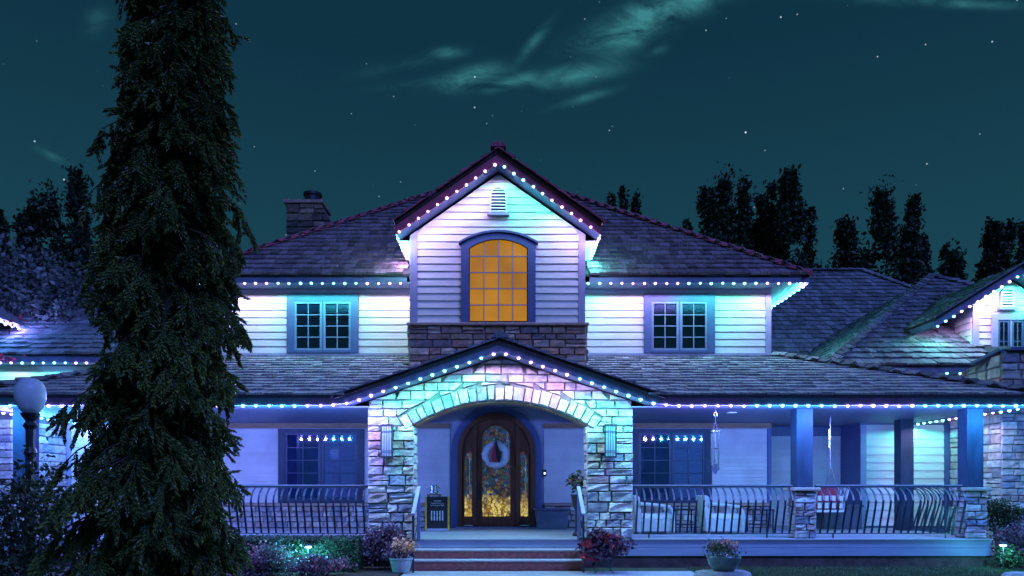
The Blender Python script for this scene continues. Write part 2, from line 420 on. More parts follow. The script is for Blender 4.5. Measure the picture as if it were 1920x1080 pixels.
def tag(o, label, cat, group=None, kind=None):
    if label: o['label'] = label
    if cat: o['category'] = cat
    if group: o['group'] = group
    if kind: o['kind'] = kind
    return o
def thing(name, loc, label, cat, group=None, local=False, rz=0):
    o = bpy.data.objects.new(name, None); COL.objects.link(o)
    o.location = loc; o.rotation_euler = (0, 0, rz); o.empty_display_size = .2
    if local:
        LOCAL.add(o.name)
    return tag(o, label, cat, group)
KIDS = {}
def copy_tree(o, loc=None, label=None, parent=None, rz=None):
    c = o.copy(); COL.objects.link(c)
    if parent is not None:
        c.parent = parent
    if loc is not None: c.location = loc
    if rz is not None: c.rotation_euler = (0, 0, rz)
    if label: c['label'] = label
    for ch in [x for x in COL.objects if x.parent is o]:
        copy_tree(ch, None, None, c)
    return c
def structure(o):
    o['kind'] = 'structure'; return o
def npmesh(name, V, Fq, m, parent=None, stuff=False, smooth=False):
    """mesh from numpy arrays: V (n,3), Fq (m,k) with k = 3 or 4"""
    me = bpy.data.meshes.new(name); k = Fq.shape[1]
    me.vertices.add(len(V)); me.vertices.foreach_set('co', np.ascontiguousarray(V, dtype=np.float32).ravel())
    me.loops.add(Fq.size); me.loops.foreach_set('vertex_index', np.ascontiguousarray(Fq, dtype=np.int32).ravel())
    me.polygons.add(len(Fq)); me.polygons.foreach_set('loop_start', np.arange(0, Fq.size, k, dtype=np.int32))
    me.update(calc_edges=True); me.materials.append(m)
    if smooth:
        me.polygons.foreach_set('use_smooth', np.ones(len(Fq), dtype=bool))
    o = bpy.data.objects.new(name, me); COL.objects.link(o)
    if parent is not None: put(o, parent)
    if stuff: o['kind'] = 'stuff'
    return o

# ------------------------------------------------------------------ setting: ground, path, bed
structure(MB().box(-150, 150, -40, 260, -.3, 0).build('ground', M['lawn']))
structure(MB().box(-1.75, 3.35, 6, 13.38, .001, .012).build('path', M['concrete']))
structure(MB().box(-12.5, -1.80, 10.6, 13.95, .001, .03).build('planting_bed', M['soil']))

# ------------------------------------------------------------------ the house
D = 14.0          # porch front
W2 = 17.5         # main front wall
DECK = .55
XC = -.07         # middle of entry
BX0, BX1 = -2.0, 1.737; BXC = -.12; BY = 16.0      # upper bay
house = thing('house', (0, 14, 0), 'two storey house with cream siding, stone arched entry, wraparound porch and shake roofs', 'house')

# ---- shakes
def shake_box(u0, u1, v0, v1, th):
    return [(u0, v0, .002), (u1, v0, .002), (u1, v1, .001), (u0, v1, .001), (u0, v0, th), (u1, v0, th), (u1, v1, .009), (u0, v1, .009)], \
           [(4, 5, 6, 7), (0, 1, 5, 4), (1, 2, 6, 5), (3, 0, 4, 7)]
shake_left = [300]
def roof_plane(part, pts, ex=.29, skip=None, singles=False, wmin=.13, wmax=.27, th=.036, m=None):
    """pts: convex polygon, first edge the eave from left to right as seen from outside"""
    pts = [Vector(p) for p in pts]
    U = (pts[1] - pts[0]).normalized(); Nn = None
    for q in pts[2:]:
        Nn = U.cross(q - pts[0])
        if Nn.length > .1: break
    Nn.normalize()
    if Nn.z < 0: Nn = -Nn
    V = Nn.cross(U).normalized()
    if V.z < 0: V = -V
    uvp = [((p - pts[0]).dot(U), (p - pts[0]).dot(V)) for p in pts]
    def span(vv):
        xs = []
        for i in range(len(uvp)):
            (a, b), (c, d) = uvp[i], uvp[(i + 1) % len(uvp)]
            if abs(d - b) > 1e-9 and min(b, d) - 1e-9 <= vv <= max(b, d) + 1e-9:
                xs.append(a + (c - a) * (vv - b) / (d - b))
        return (min(xs), max(xs)) if len(xs) > 1 else None
    vmax = max(q[1] for q in uvp)
    Rm = Matrix((U, V, Nn)).transposed().to_4x4(); Rm.translation = pts[0]
    mb = MB(); k = 0; vv = 0.0
    while vv < vmax - .03:
        sp = span(max(vv, .0005) if vv > 0 else .0005)
        if sp is None: break
        a, b = sp; x = a - (.04 if k == 0 else 0) - R(0, .1)
        while x < b:
            w = R(wmin, wmax); x0, x1 = max(x, a - .02), min(x + w, b + .02); x += w + R(.004, .014)
            if x1 - x0 < .04: continue
            if skip and skip(Rm @ Vector(((x0 + x1) / 2, vv + ex * .3, 0))): continue
            jit = R(-.022, .022)
            vs, fs = shake_box(x0, x1, vv - (.03 if k == 0 else 0) + jit, min(vv + ex * 1.12, vmax + .02), th * R(.75, 1.45))
            if singles and shake_left[0] > 0 and k < 6:
                shake_left[0] -= 1
                MB().add([tuple(Rm @ Vector(p)) for p in vs], fs).build('shingle', m or M['shake'], part)
            else:
                mb.add([tuple(Rm @ Vector(p)) for p in vs], fs)
        vv += ex; k += 1
    if mb.v:
        mb.build('shingle_courses', m or M['shake'], part, stuff=True)
def ridge_caps(part, p, q, w=.16, step=.26, m=None):
    p, q = Vector(p), Vector(q); d = q - p; n = max(2, int(d.length / step)); dn = d.normalized()
    side = dn.cross(Vector((0, 0, 1))).normalized(); up = side.cross(dn).normalized()
    mb = MB()
    for i in range(n):
        a = p + d * (i / n) - dn * .03; b = p + d * ((i + 1) / n) + dn * .06
        h0 = R(.075, .10); h1 = .05
        mb.add([tuple(a - side * w + up * (h0 - .09)), tuple(a + up * h0), tuple(a + side * w + up * (h0 - .09)), tuple(b - side * w + up * (h1 - .09)), tuple(b + up * h1), tuple(b + side * w + up * (h1 - .09)),
                tuple(a - side * w + up * (h0 - .13)), tuple(a + side * w + up * (h0 - .13))],
               [(0, 1, 4, 3), (1, 2, 5, 4), (0, 6, 7, 2, 1)])
    mb.build('ridge_cap', m or M['shake'], part, stuff=True)

# ---- siding boards: each a lapped board of its own
def board(part, x0b, x1b, x0t, x1t, z0, z1, y, m, facing='front', name='siding_board'):
    b0, b1 = .030, .008
    pts = [(x0b, y - b0, z0), (x1b, y - b0, z0), (x1t, y - b1, z1), (x0t, y - b1, z1), (x0b, y - .001, z0), (x1b, y - .001, z0), (x1t, y - .001, z1), (x0t, y - .001, z1)]
    fs = [(0, 1, 2, 3), (0, 4, 5, 1), (1, 5, 6, 2), (0, 3, 7, 4), (3, 2, 6, 7)]
    if facing == 'left':      # x <-> y : a wall that faces -x, y plays the part of x
        pts = [(q[1], q[0], q[2]) for q in pts]
        fs = [tuple(reversed(f)) for f in fs]
    MB().add(pts, fs).build(name, m, part)
def siding(part, x0, x1, z0, z1, y, ex=.165, m=None, lf=None, rf=None, facing='front'):
    z = z0
    while z < z1 - .02:
        t = min(z + ex, z1)
        a0 = lf(z) if lf else x0; a1 = lf(t) if lf else x0; c0 = rf(z) if rf else x1; c1 = rf(t) if rf else x1
        if c1 > a1 - .01 and c0 > a0:
            if not lf and not rf and c0 - a0 > 1.0 and random.random() < .45:
                k = a0 + (c0 - a0) * R(.25, .75)
                board(part, a0, k - .0015, a1, k - .0015, z + .003, t + .006 + R(-.001, .001), y, m or M['siding'], facing)
                board(part, k + .0015, c0, k + .0015, c1, z + .003 + R(-.0015, .0015), t + .006, y + .001, m or M['siding'], facing)
            else:
                board(part, a0, c0, min(a1, c1), c1, z + .003 + R(-.001, .001), t + .006, y, m or M['siding'], facing)
        z = t

# ---- stones
def stone(part, mapf, q, d, m, name='stone', mb=None):
    """q = (a0,z0),(a1,z0),(a1,z1),(a0,z1) corners"""
    (a, b), (c, d0), (e_, f_), (g, h) = q
    S = [0, .06, .5, .94, 1]
    T = [0, .09, .5, .91, 1]
    vs = []; dd = d * R(.7, 1.35); tilt = R(-.25, .25)
    for j, t in enumerate(T):
        for i, s_ in enumerate(S):
            x = (a * (1 - s_) + c * s_) * (1 - t) + (g * (1 - s_) + e_ * s_) * t
            z = (b * (1 - s_) + d0 * s_) * (1 - t) + (h * (1 - s_) + f_ * s_) * t
            edge = i in (0, 4) or j in (0, 4)
            dep = -.012 if edge else dd * (1 + tilt * (s_ - .5)) * R(.55, 1.25)
            if not edge:
                x += R(-.008, .008); z += R(-.006, .006)
            vs.append(mapf(x, z, dep))
    fs = [(j * 5 + i, j * 5 + i + 1, (j + 1) * 5 + i + 1, (j + 1) * 5 + i) for j in range(4) for i in range(4)]
    if mb is None:
        MB().add(vs, fs).build(name, m, part)
    else:
        mb.add(vs, fs)
def ashlar(part, mapf, z0, z1, lf, rf, m=None, d=.04, hmin=.12, hmax=.21, wmin=.18, wmax=.46, joint=.009, joined=False):
    m = m or M['stone']; z = z0; mb = MB() if joined else None
    while z < z1 - .02:
        h = R(hmin, hmax)
        if z1 - z - h < hmin * .7: h = z1 - z
        zt = z + h
        lo0, lo1 = lf(z), lf(zt); hi0, hi1 = rf(z), rf(zt)
        A = min(lo0, lo1); B = max(hi0, hi1); x = A
        while x < B - .02:
            w = R(wmin, wmax)
            if B - x - w < wmin * .8: w = B - x
            xe = x + w
            first, last = x <= A + 1e-6, xe >= B - 1e-6
            l0 = max(x, lo0); l1 = max(x, lo1); r0 = min(xe, hi0); r1 = min(xe, hi1)
            if first: l0, l1 = lo0, lo1
            if last: r0, r1 = hi0, hi1
            j = joint / 2
            zl, zh = z, zt
            d0, d1 = r0 - l0, r1 - l1
            if d0 > .05 and d1 < .02:
                f = (d0 - .02) / (d0 - d1); l1 = l0 + (l1 - l0) * f; r1 = r0 + (r1 - r0) * f; zh = z + h * f
            elif d1 > .05 and d0 < .02:
                f = (d1 - .02) / (d1 - d0); l0 = l1 + (l0 - l1) * f; r0 = r1 + (r0 - r1) * f; zl = zt - h * f
            if max(r0 - l0, r1 - l1) > .03 and min(r0 - l0, r1 - l1) > .012 and zh - zl > .025:
                if zl == z and zh == zt and h > .16 and w > .24 and random.random() < .25:
                    zm = z + h * R(.42, .58); f = (zm - z) / h
                    lm = l0 + (l1 - l0) * f; rm = r0 + (r1 - r0) * f
                    stone(part, mapf, ((l0 + j, z + j), (r0 - j, z + j), (rm - j, zm - j), (lm + j, zm - j)), d, m, mb=mb)
                    stone(part, mapf, ((lm + j, zm + j), (rm - j, zm + j), (r1 - j, zt - j), (l1 + j, zt - j)), d, m, mb=mb)
                else:
                    stone(part, mapf, ((l0 + j, zl + j), (r0 - j, zl + j), (r1 - j, zh - j), (l1 + j, zh - j)), d, m, mb=mb)
            x = xe
        z = zt
    if mb and mb.v:
        mb.build('stones', m, part, stuff=True)
def front_map(y):
    return lambda a, z, d: (a, y - d, z)
def left_map(x):
    return lambda a, z, d: (x - d, a, z)
def right_map(x):
    return lambda a, z, d: (x + d, a, z)

# ---- main walls
wall = MB().box(-6.63, 6.25, W2, 30, .3, 6.13).build('main_wall', M['trim_pale'], house)
UZ0, UZ1 = 4.60, 6.03
for a, b in ((-6.50, -5.075), (-3.40, -2.0), (1.74, 3.27), (4.93, 6.12)):
    siding(wall, a, b, UZ0 + .04, UZ1 - .01, W2, .168)
for a, b in ((-6.63, -6.505), (6.125, 6.25)):
    MB().box(a, b, W2 - .045, W2 - .002, UZ0, UZ1).build('corner_board', M['trim_pale'], wall)
for a, b in ((-6.63, -2.0), (1.737, 6.25)):
    MB().box(a, b, W2 - .05, W2 - .002, UZ1 + .002, 6.13).build('frieze_board', M['trim_pale'], wall)
    MB().box(a, b, W2 - .06, W2 - .002, UZ0 - .02, UZ0 + .035).build('skirt_board', M['trim_pale'], wall)
# porch level of the main wall
LOW_TOP = 2.875
for a, b in ((-6.6, -5.28), (-3.27, -2.25), (-2.25, -1.27), (.93, 1.9), (1.9, 2.98), (4.86, 6.16)):
    siding(wall, a, b, 1.14, LOW_TOP, W2, .085, M['siding_low'])
for a, b in ((-6.6, -1.27), (.93, 6.25)):
    MB().box(a, b, W2 - .07, W2 - .002, LOW_TOP + .012, 3.0).build('header_board', M['board_wood'], wall)
MB().box(6.165, 6.25, W2 - .05, W2 - .002, .56, LOW_TOP).build('corner_board', M['trim'], wall)
for a, b in ((-6.6, -1.25), (.95, 6.2)):
    ashlar(wall, front_map(W2 - .02), DECK + .01, 1.07, lambda z, a=a: a, lambda z, b=b: b, d=.035, hmin=.11, hmax=.16, wmin=.18, wmax=.36, joined=(a < 0), m=M['stone'])
    MB().box(a, b, W2 - .10, W2 - .002, 1.075, 1.13).build('stone_ledge', M['cap'], wall)

# alcove and wing wall behind the porch
alc = MB().box(6.25, 8.34, 18.5, 30, .3, 4.1).build('alcove_wall', M['trim'], house)
siding(alc, 6.26, 8.33, DECK, 2.76, 18.5, .09, M['siding_low'])
MB().box(6.26, 8.33, 18.44, 18.498, 2.77, 2.97).build('header_board', M['fascia'], alc)
wing = MB().box(8.34, 15.5, W2, 30, 0, 4.1).build('wing_wall', M['trim'], house)
MB().box(8.345, 8.47, W2 - .05, W2 - .002, .56, 2.97).build('corner_board', M['trim_pale'], wing)
siding(wing, 8.475, 10.30, .60, 2.965, W2, .185)
siding(wing, 8.345, 10.30, 3.0, 4.08, W2, .185)
MB().box(10.31, 10.42, W2 - .05, W2 - .002, .56, 2.97).build('corner_board', M['trim'], wing)
# left wing, mostly behind the spruce
lwing = MB().box(-15.5, -6.64, W2 + .3, 30, 0, 4.40).build('wing_wall', M['trim_pale'], house)
siding(lwing, -15.4, -6.7, 3.2, 4.38, W2 + .3, .185)
siding(lwing, -10.3, -8.6, .6, 2.965, W2 + .3, .185)
siding(lwing, -8.5, -6.7, 1.14, 2.965, W2 + .3, .085, M['siding_low'])

# ---- right stone corner of the wing
cw = MB()
cw.add([(10.43, 15.63, 0), (10.43, 15.63, 4.36), (10.43, 16.5, 4.20), (10.43, 17.49, 4.06), (10.43, 17.49, 0),
        (14, 15.63, 0), (14, 15.63, 4.36), (14, 16.5, 4.36), (14, 17.49, 4.2), (14, 17.49, 0)],
       [(0, 1, 2, 3, 4), (0, 5, 6, 1), (1, 6, 7, 2), (2, 7, 8, 3), (5, 9, 8, 7, 6), (3, 8, 9, 4)])
corner = cw.build('corner_wall', M['mortar'], house)
ashlar(corner, front_map(15.62), .02, 4.36, lambda z: 10.40, lambda z: 11.9, hmin=.13, hmax=.2, wmin=.2, wmax=.42, d=.03)
ashlar(corner, left_map(10.42), .02, 4.30, lambda z: 15.62, lambda z: min(17.42, 15.62 + max(.05, 4.35 - z) * 6.0), hmin=.15, hmax=.22, wmin=.3, wmax=.55, d=.03)
cp = MB().slab([(10.30, 15.52, 4.36), (10.30, 16.5, 4.20), (10.52, 16.5, 4.20), (10.52, 15.72, 4.36)], (0, 0, .06))
cp.build('wall_cap', M['trim'], corner)
MB().box(10.53, 14, 15.52, 15.75, 4.365, 4.43).build('wall_cap', M['trim'], corner)
lcw = MB().box(-14, -10.43, 15.83, 17.79, 0, 3.6).build('corner_wall', M['mortar'], house)
ashlar(lcw, right_map(-10.42), .02, 2.95, lambda z: 15.85, lambda z: 17.75, hmin=.15, hmax=.22, wmin=.3, wmax=.5, d=.03, joined=True)
ashlar(lcw, front_map(15.82), .02, 2.95, lambda z: -12, lambda z: -10.4, joined=True)

# ---- porch: deck, boards, steps
deck = MB().box(-9.35, 9.10, D + .03, 18.5, .36, DECK - .03).build('porch_deck', M['skirt'], house)
y = D - .02; yend = 17.5
while y < yend:
    w = .139
    MB().box(-9.36, 9.12, y, min(y + w - .006, yend), DECK - .028, DECK + R(-.001, .001)).build('plank', M['deck'], deck); y += w
MB().box(6.26, 8.33, 17.5, 18.49, DECK - .028, DECK - .001).build('plank', M['deck'], deck)
for z0, z1 in ((.378, .519), (.225, .372)):
    for a, b in ((-9.36, -1.78), (-1.72, 1.45), (1.51, 9.12)):
        if z1 < .4 and a == -1.72: continue
        MB().box(a, b, D - .002, D + .028, z0, z1).build('fascia_board', M['deckface'], deck, bevel=.004)
MB().box(9.10, 9.128, D, 17.4, .225, .519).build('fascia_board', M['deckface'], deck)
MB().box(-9.3, 9.08, D + .05, D + .15, 0, .36).build('skirt_wall', M['skirt'], deck)
MB().box(9.0, 9.07, D + .15, 17.4, 0, .36).build('skirt_wall', M['skirt'], deck)
steps = MB().box(-1.68, 1.42, 13.44, D - .005, .0, .168).build('steps', M['brick'], house)
MB().box(-1.68, 1.42, 13.72, D - .006, .17, .335).build('riser', M['brick'], steps)
MB().box(-1.70, 1.44, 13.40, D - .004, .17, .203).build('tread', M['concrete'], steps, bevel=.006).location = (0, 0, 0)
MB().box(-1.70, 1.44, 13.69, D - .004, .337, .37).build('tread', M['concrete'], steps, bevel=.006)
# brick joints shown on the risers
for zz, yy in ((.0, 13.432), (.207, 13.712)):
    x = -1.68
    while x < 1.4:
        w = .20
        MB().box(x + .004, min(x + w - .004, 1.42), yy, yy + .05, zz + .005, zz + (.16 if zz == 0 else .125)).build('brick', M['brick'], steps); x += w

# ---- porch ceiling and fascia that sweeps up over the entry
XL, XR, EY = -9.85, 9.62, 13.40
def zb(x):
    d = abs(x - XC)
    if d < 2.72: return 3.945 - .338 * d
    if d < 3.1: return 3.026 - .046 * min(1, (d - 2.72) / .38)
    return 2.98
xs = [XL, -6, XC - 3.1, XC - 2.9, XC - 2.72, XC - 2, XC - 1, XC, XC + 1, XC + 2, XC + 2.72, XC + 2.9, XC + 3.1, 6, XR]
porch = MB()
porch.ring([(x, zb(x) + .19) for x in xs], [(x, zb(x) + .004) for x in xs], EY, EY + .035)
porch.slab([(XR - .035, EY + .036, 2.984), (XR - .035, 17.45, 2.984), (XR - .035, 17.45, 3.17), (XR - .035, EY + .036, 3.17)], (.035, 0, 0))
porch.slab([(XL, EY + .036, 2.984), (XL, 17.7, 2.984), (XL, 17.7, 3.17), (XL, EY + .036, 3.17)], (.035, 0, 0))
fas = porch.build('eave_fascia', M['fascia'], house)
sof = MB()
inner = [(x, zb(x) + .03) for x in xs]; inner2 = [(x, zb(x) + .05) for x in xs]
inner[0] = (XL + .036, inner[0][1]); inner2[0] = (XL + .036, inner2[0][1]); inner[-1] = (XR - .036, inner[-1][1]); inner2[-1] = (XR - .036, inner2[-1][1])
sof.ring(inner2, inner, EY + .036, D - .03)
sof.build('eave_soffit', M['soffit'], house)
VX = 1.95
cei = MB().box(XL + .04, XC - VX, D - .029, 17.49, 3.008, 3.03)
cei.build('porch_ceiling', M['soffit'], house)
MB().box(XC + VX, XR - .04, D - .029, 17.49, 3.008, 3.03).build('porch_ceiling', M['soffit'], house)
MB().box(6.26, 8.33, 17.491, 18.49, 3.008, 3.03).build('porch_ceiling', M['soffit'], house)
MB().ring([(XC - VX, 3.03), (XC - 1.0, 3.40), (XC + 1.0, 3.40), (XC + VX, 3.03)], [(XC - VX, 3.0), (XC - 1.0, 3.37), (XC + 1.0, 3.37), (XC + VX, 3.0)], D + .36, 17.49).build('entry_ceiling', M['soffit'], house)
MB().box(XC - VX, XC + VX, 17.3, W2 - .001, 3.41, 3.5).build('ceiling_trim', M['trim'], house)

# ---- porch roof
PZ, PS = 3.19, .338
def pz(y): return PZ + PS * (y - EY)
prf = MB()
prf.slab([(XL, EY - .085, pz(EY - .085)), (XC - 3.02, EY - .085, pz(EY - .085)), (XC - .32, 15.98, pz(15.98)), (XC - .32, 17.5, pz(17.5)), (-6.7, 17.5, pz(17.5))], (0, 0, -.05))
prf.slab([(XC + 3.02, EY - .085, pz(EY - .085)), (XR, EY - .085, pz(EY - .085)), (6.35, 17.5, pz(17.5)), (XC + .32, 17.5, pz(17.5)), (XC + .32, 15.98, pz(15.98))], (0, 0, -.05))
prf.slab([(XR, EY - .05, pz(EY - .05)), (XR, 17.45, pz(EY - .05)), (6.36, 17.5, pz(17.5)), (6.36, 17.5, pz(17.5) - .02)], (0, 0, -.05))
prf.slab([(XL, 17.7, pz(EY - .05)), (XL, EY - .05, pz(EY - .05)), (-6.71, 17.5, pz(17.5) - .02), (-6.71, 17.5, pz(17.5))], (0, 0, -.05))
proof_o = prf.build('porch_roof', M['roofdeck'], house)
EZ = 4.175         # entry ridge
def ez(x): return EZ - .345 * abs(x - XC)
def porch_skip(p):
    if p.z < ez(p.x) - .02 and p.y < 16.2: return True
    if BX0 < p.x < BX1 and p.y > 15.95: return True
    return False
roof_plane(proof_o, [(XL, EY - .05, pz(EY - .05) + .004), (XR, EY - .05, pz(EY - .05) + .004), (6.35, 17.46, pz(17.46) + .004), (-6.7, 17.46, pz(17.46) + .004)], ex=.30, skip=porch_skip, th=.036, m=M['shake_pale'])
roof_plane(proof_o, [(XR, EY, pz(EY - .05)), (XR, 17.45, pz(EY - .05)), (6.36, 17.48, pz(17.46))], ex=.30)
roof_plane(proof_o, [(XL, 17.6, pz(EY - .05)), (XL, EY, pz(EY - .05)), (-6.71, 17.48, pz(17.46))], ex=.30)
ridge_caps(proof_o, (XR, EY - .05, pz(EY - .05) + .05), (6.35, 17.46, pz(17.46) + .06))
ridge_caps(proof_o, (XL, EY - .05, pz(EY - .05) + .05), (-6.7, 17.46, pz(17.46) + .06))

# ---- entry roof
er = MB()
er.ring([(XC - 2.95, ez(XC - 2.95)), (XC, EZ), (XC + 2.95, ez(XC + 2.95))], [(XC - 2.95, ez(XC - 2.95) - .05), (XC, EZ - .05), (XC + 2.95, ez(XC + 2.95) - .05)], EY - .06, BY - .08)
eroof = er.build('entry_roof', M['roofdeck'], house)
roof_plane(eroof, [(XC - 2.95, 15.9, ez(XC - 2.95)), (XC - 2.95, EY - .09, ez(XC - 2.95)), (XC, EY - .09, EZ), (XC, 15.9, EZ)], ex=.28, th=.05)
roof_plane(eroof, [(XC + 2.95, EY - .09, ez(XC + 2.95)), (XC + 2.95, 15.9, ez(XC + 2.95)), (XC, 15.9, EZ), (XC, EY - .09, EZ)], ex=.28, th=.05)
ridge_caps(eroof, (XC, EY - .06, EZ + .05), (XC, 15.9, EZ + .05))

# ---- entry stone front with segmental arch
HO, HI = 2.49, 1.615
SPR, RISE, VT = 2.68, .45, .27
RA = (HI ** 2 + RISE ** 2) / (2 * RISE); AC = SPR + RISE - RA
ang = math.asin(HI / RA)
def soff(x): return zb(x) + .02
arc = [(XC + RA * math.sin(t), AC + RA * math.cos(t)) for t in np.linspace(-ang, ang, 25)]
ewb = MB()
top = [(XC - HO, soff(XC - HO)), (XC, soff(XC)), (XC + HO, soff(XC + HO))]
# backing: two piers and the spandrel above the arch
ewb.box(XC - HO + .03, XC - HI - .02, D + .02, D + .45, DECK, SPR)
ewb.box(XC + HI + .02, XC + HO - .03, D + .02, D + .45, DECK, SPR)
arcw = [(XC - HO + .03, SPR)] + arc[0:] + [(XC + HO - .03, SPR)]
topw = [(x, (soff(x) if abs(x - XC) <= HO else soff(XC + HO)) - .004) for x, _ in arcw]
ewb.ring(topw, arcw, D + .02, D + .45)
ewall = ewb.build('entry_wall', M['mortar'], house)
fm = front_map(D + .015)
# piers
ashlar(ewall, fm, DECK + .005, SPR - .02, lambda z: XC - HO, lambda z: XC - HI, d=.05, wmin=.17, wmax=.44)
ashlar(ewall, fm, DECK + .005, SPR - .02, lambda z: XC + HI, lambda z: XC + HO, d=.05, wmin=.17, wmax=.44)
# inner and outer returns of the piers
ashlar(ewall, right_map(XC - HI - .015), DECK + .005, SPR - .02, lambda z: D + .03, lambda z: D + .45, d=.03, wmin=.2, wmax=.4, joined=True)
ashlar(ewall, left_map(XC + HI + .015), DECK + .005, SPR - .02, lambda z: D + .03, lambda z: D + .45, d=.03, wmin=.2, wmax=.4, joined=True)
# voussoirs
nv = 23
a_out = ang + .055
VK = [(k + (R(-.18, .18) if 0 < k < nv else 0)) / nv for k in range(nv + 1)]
for k in range(nv):
    t0 = -a_out + 2 * a_out * VK[k] + .0022; t1 = -a_out + 2 * a_out * VK[k + 1] - .0022
    r0, r1 = RA + .004, RA + VT + R(-.035, .035)
    q = ((XC + r0 * math.sin(t0), AC + r0 * math.cos(t0)), (XC + r0 * math.sin(t1), AC + r0 * math.cos(t1)), (XC + r1 * math.sin(t1), AC + r1 * math.cos(t1)), (XC + r1 * math.sin(t0), AC + r1 * math.cos(t0)))
    stone(ewall, fm, q, .055, M['stone'], 'arch_stone')
# spandrels and gable field
RO = RA + VT + .03
def arch_x(z):     # half width of the ring's outside at height z
    if z < AC + RO * math.cos(a_out):
        return (z - AC) * math.tan(a_out) + .006
    q = RO * RO - (z - AC) ** 2
    return math.sqrt(q) if q > 0 else 0.0
def rake_x(z):
    return min(HO, max(0.02, (3.945 - z) / .338 + .03))
zt0 = AC + RO
zr = SPR - .02
while zr < 3.90:
    h = R(.13, .2)
    zt = min(zr + h, 3.90)
    if zr >= zt0 - .03:
        ashlar(ewall, fm, zr, zt, lambda z: XC - rake_x(z), lambda z: XC + rake_x(z), d=.05, hmin=h, hmax=h + .001, wmin=.22, wmax=.5)
    else:
        ashlar(ewall, fm, zr, zt, lambda z: XC - rake_x(z), lambda z: XC - max(arch_x(z), .0), d=.05, hmin=h, hmax=h + .001, wmin=.2, wmax=.45)
        ashlar(ewall, fm, zr, zt, lambda z: XC + max(arch_x(z), .0), lambda z: XC + rake_x(z), d=.05, hmin=h, hmax=h + .001, wmin=.2, wmax=.45)
    zr = zt
# arch soffit lining
MB().ring([(x, z) for x, z in arc], [(XC + (RA - .02) * math.sin(t), AC + (RA - .02) * math.cos(t)) for t in np.linspace(-ang, ang, 25)], D + .03, D + .46).build('arch_lining', M['board_wood'], ewall)

# ---- upper bay: stone base, siding, gable
GZ, GS = 8.52, .70                       # ridge at the front, slope
GX = BXC
GYF = 15.5
def gz(x): return GZ - GS * abs(x - GX)
bay = MB()
bs = .30
bay.prism([(BX0, 3.6), (BX1, 3.6), (BX1, gz(BX1) - bs), (GX, GZ - bs), (BX0, gz(BX0) - bs)], BY + .002, 20.0)
bayw = bay.build('bay_wall', M['trim_pale'], house)
BZ = 5.02
for a, b, sgn in ((BX0, BX0 + .145, -1), (BX1 - .145, BX1, 1)):
    MB().prism([(a, BZ), (b, BZ), (b, gz(b) - bs - .01), (a, gz(a) - bs - .01)], BY - .05, BY).build('corner_board', M['trim_pale'], bayw)
wx0, wx1 = P(865, 0, BY)[0], P(1004, 0, BY)[0]
wz1 = P(0, 470, BY)[1]; wtop = P(0, 440, BY)[1]
lfb = lambda z: max(BX0 + .148, GX - (GZ - bs - z) / GS + .02)
rfb = lambda z: min(BX1 - .148, GX + (GZ - bs - z) / GS - .02)
exb = .158
siding(bayw, 0, 0, BZ + .01, BZ + .01 + exb * 11, BY, exb, lf=lfb, rf=lambda z: wx0 + .012)
siding(bayw, 0, 0, BZ + .01, BZ + .01 + exb * 11, BY, exb, lf=lambda z: wx1 - .012, rf=rfb)
siding(bayw, 0, 0, BZ + .01 + exb * 11, 8.16, BY, exb, lf=lfb, rf=rfb)
# stone base of bay
bst = MB().box(BX0 - .01, BX1 + .01, BY - .05, BY + .001, 3.6, 4.96).build('bay_base', M['mortar'], house)
ashlar(bst, front_map(BY - .055), 3.75, 4.955, lambda z: BX0 - .02, lambda z: BX1 + .02, m=M['stone_dark'], d=.035, hmin=.12, hmax=.19, wmin=.22, wmax=.5)
ashlar(bst, left_map(BX0 - .012), 4.0, 4.955, lambda z: BY - .05, lambda z: 17.4, m=M['stone_dark'], joined=True)
ashlar(bst, right_map(BX1 + .012), 4.0, 4.955, lambda z: BY - .05, lambda z: 17.4, m=M['stone_dark'], joined=True)
MB().box(BX0 - .07, BX1 + .07, BY - .14, BY + .3, 4.96, 5.015).build('stone_ledge', M['cap'], bst, bevel=.01)
# side walls' siding of the bay
for X, fac in ((BX0, 'left'),):
    siding(bayw, BY, 17.45, BZ, 6.9, X, exb, facing='left')
# gable roof
HG = 2.14
gr = MB()
gr.ring([(GX - HG, gz(GX - HG)), (GX, GZ), (GX + HG, gz(GX + HG))], [(GX - HG, gz(GX - HG) - .06), (GX, GZ - .06), (GX + HG, gz(GX + HG) - .06)], GYF - .04, 21.0)
groof = gr.build('gable_roof', M['roofdeck'], house)
roof_plane(groof, [(GX - HG, 19.5, gz(GX - HG)), (GX - HG, GYF - .08, gz(GX - HG)), (GX, GYF - .08, GZ), (GX, 19.9, GZ)], ex=.28, th=.055, m=M['cap_glare'])
roof_plane(groof, [(GX + HG, GYF - .08, gz(GX + HG)), (GX + HG, 19.5, gz(GX + HG)), (GX, 19.9, GZ), (GX, GYF - .08, GZ)], ex=.28, th=.055, m=M['cap_glare'])
ridge_caps(groof, (GX, GYF - .06, GZ + .06), (GX, 19.8, GZ + .06), m=M['cap_glare'])
gx = [GX - HG, GX, GX + HG]
MB().ring([(x, gz(x) - .065) for x in gx], [(x, gz(x) - .27) for x in gx], GYF, GYF + .035).build('rake_fascia', M['fascia_glare'], house)
MB().ring([(x, gz(x) - .225) for x in gx], [(x, gz(x) - .245) for x in gx], GYF + .036, BY - .002).build('rake_soffit', M['trim'], house)
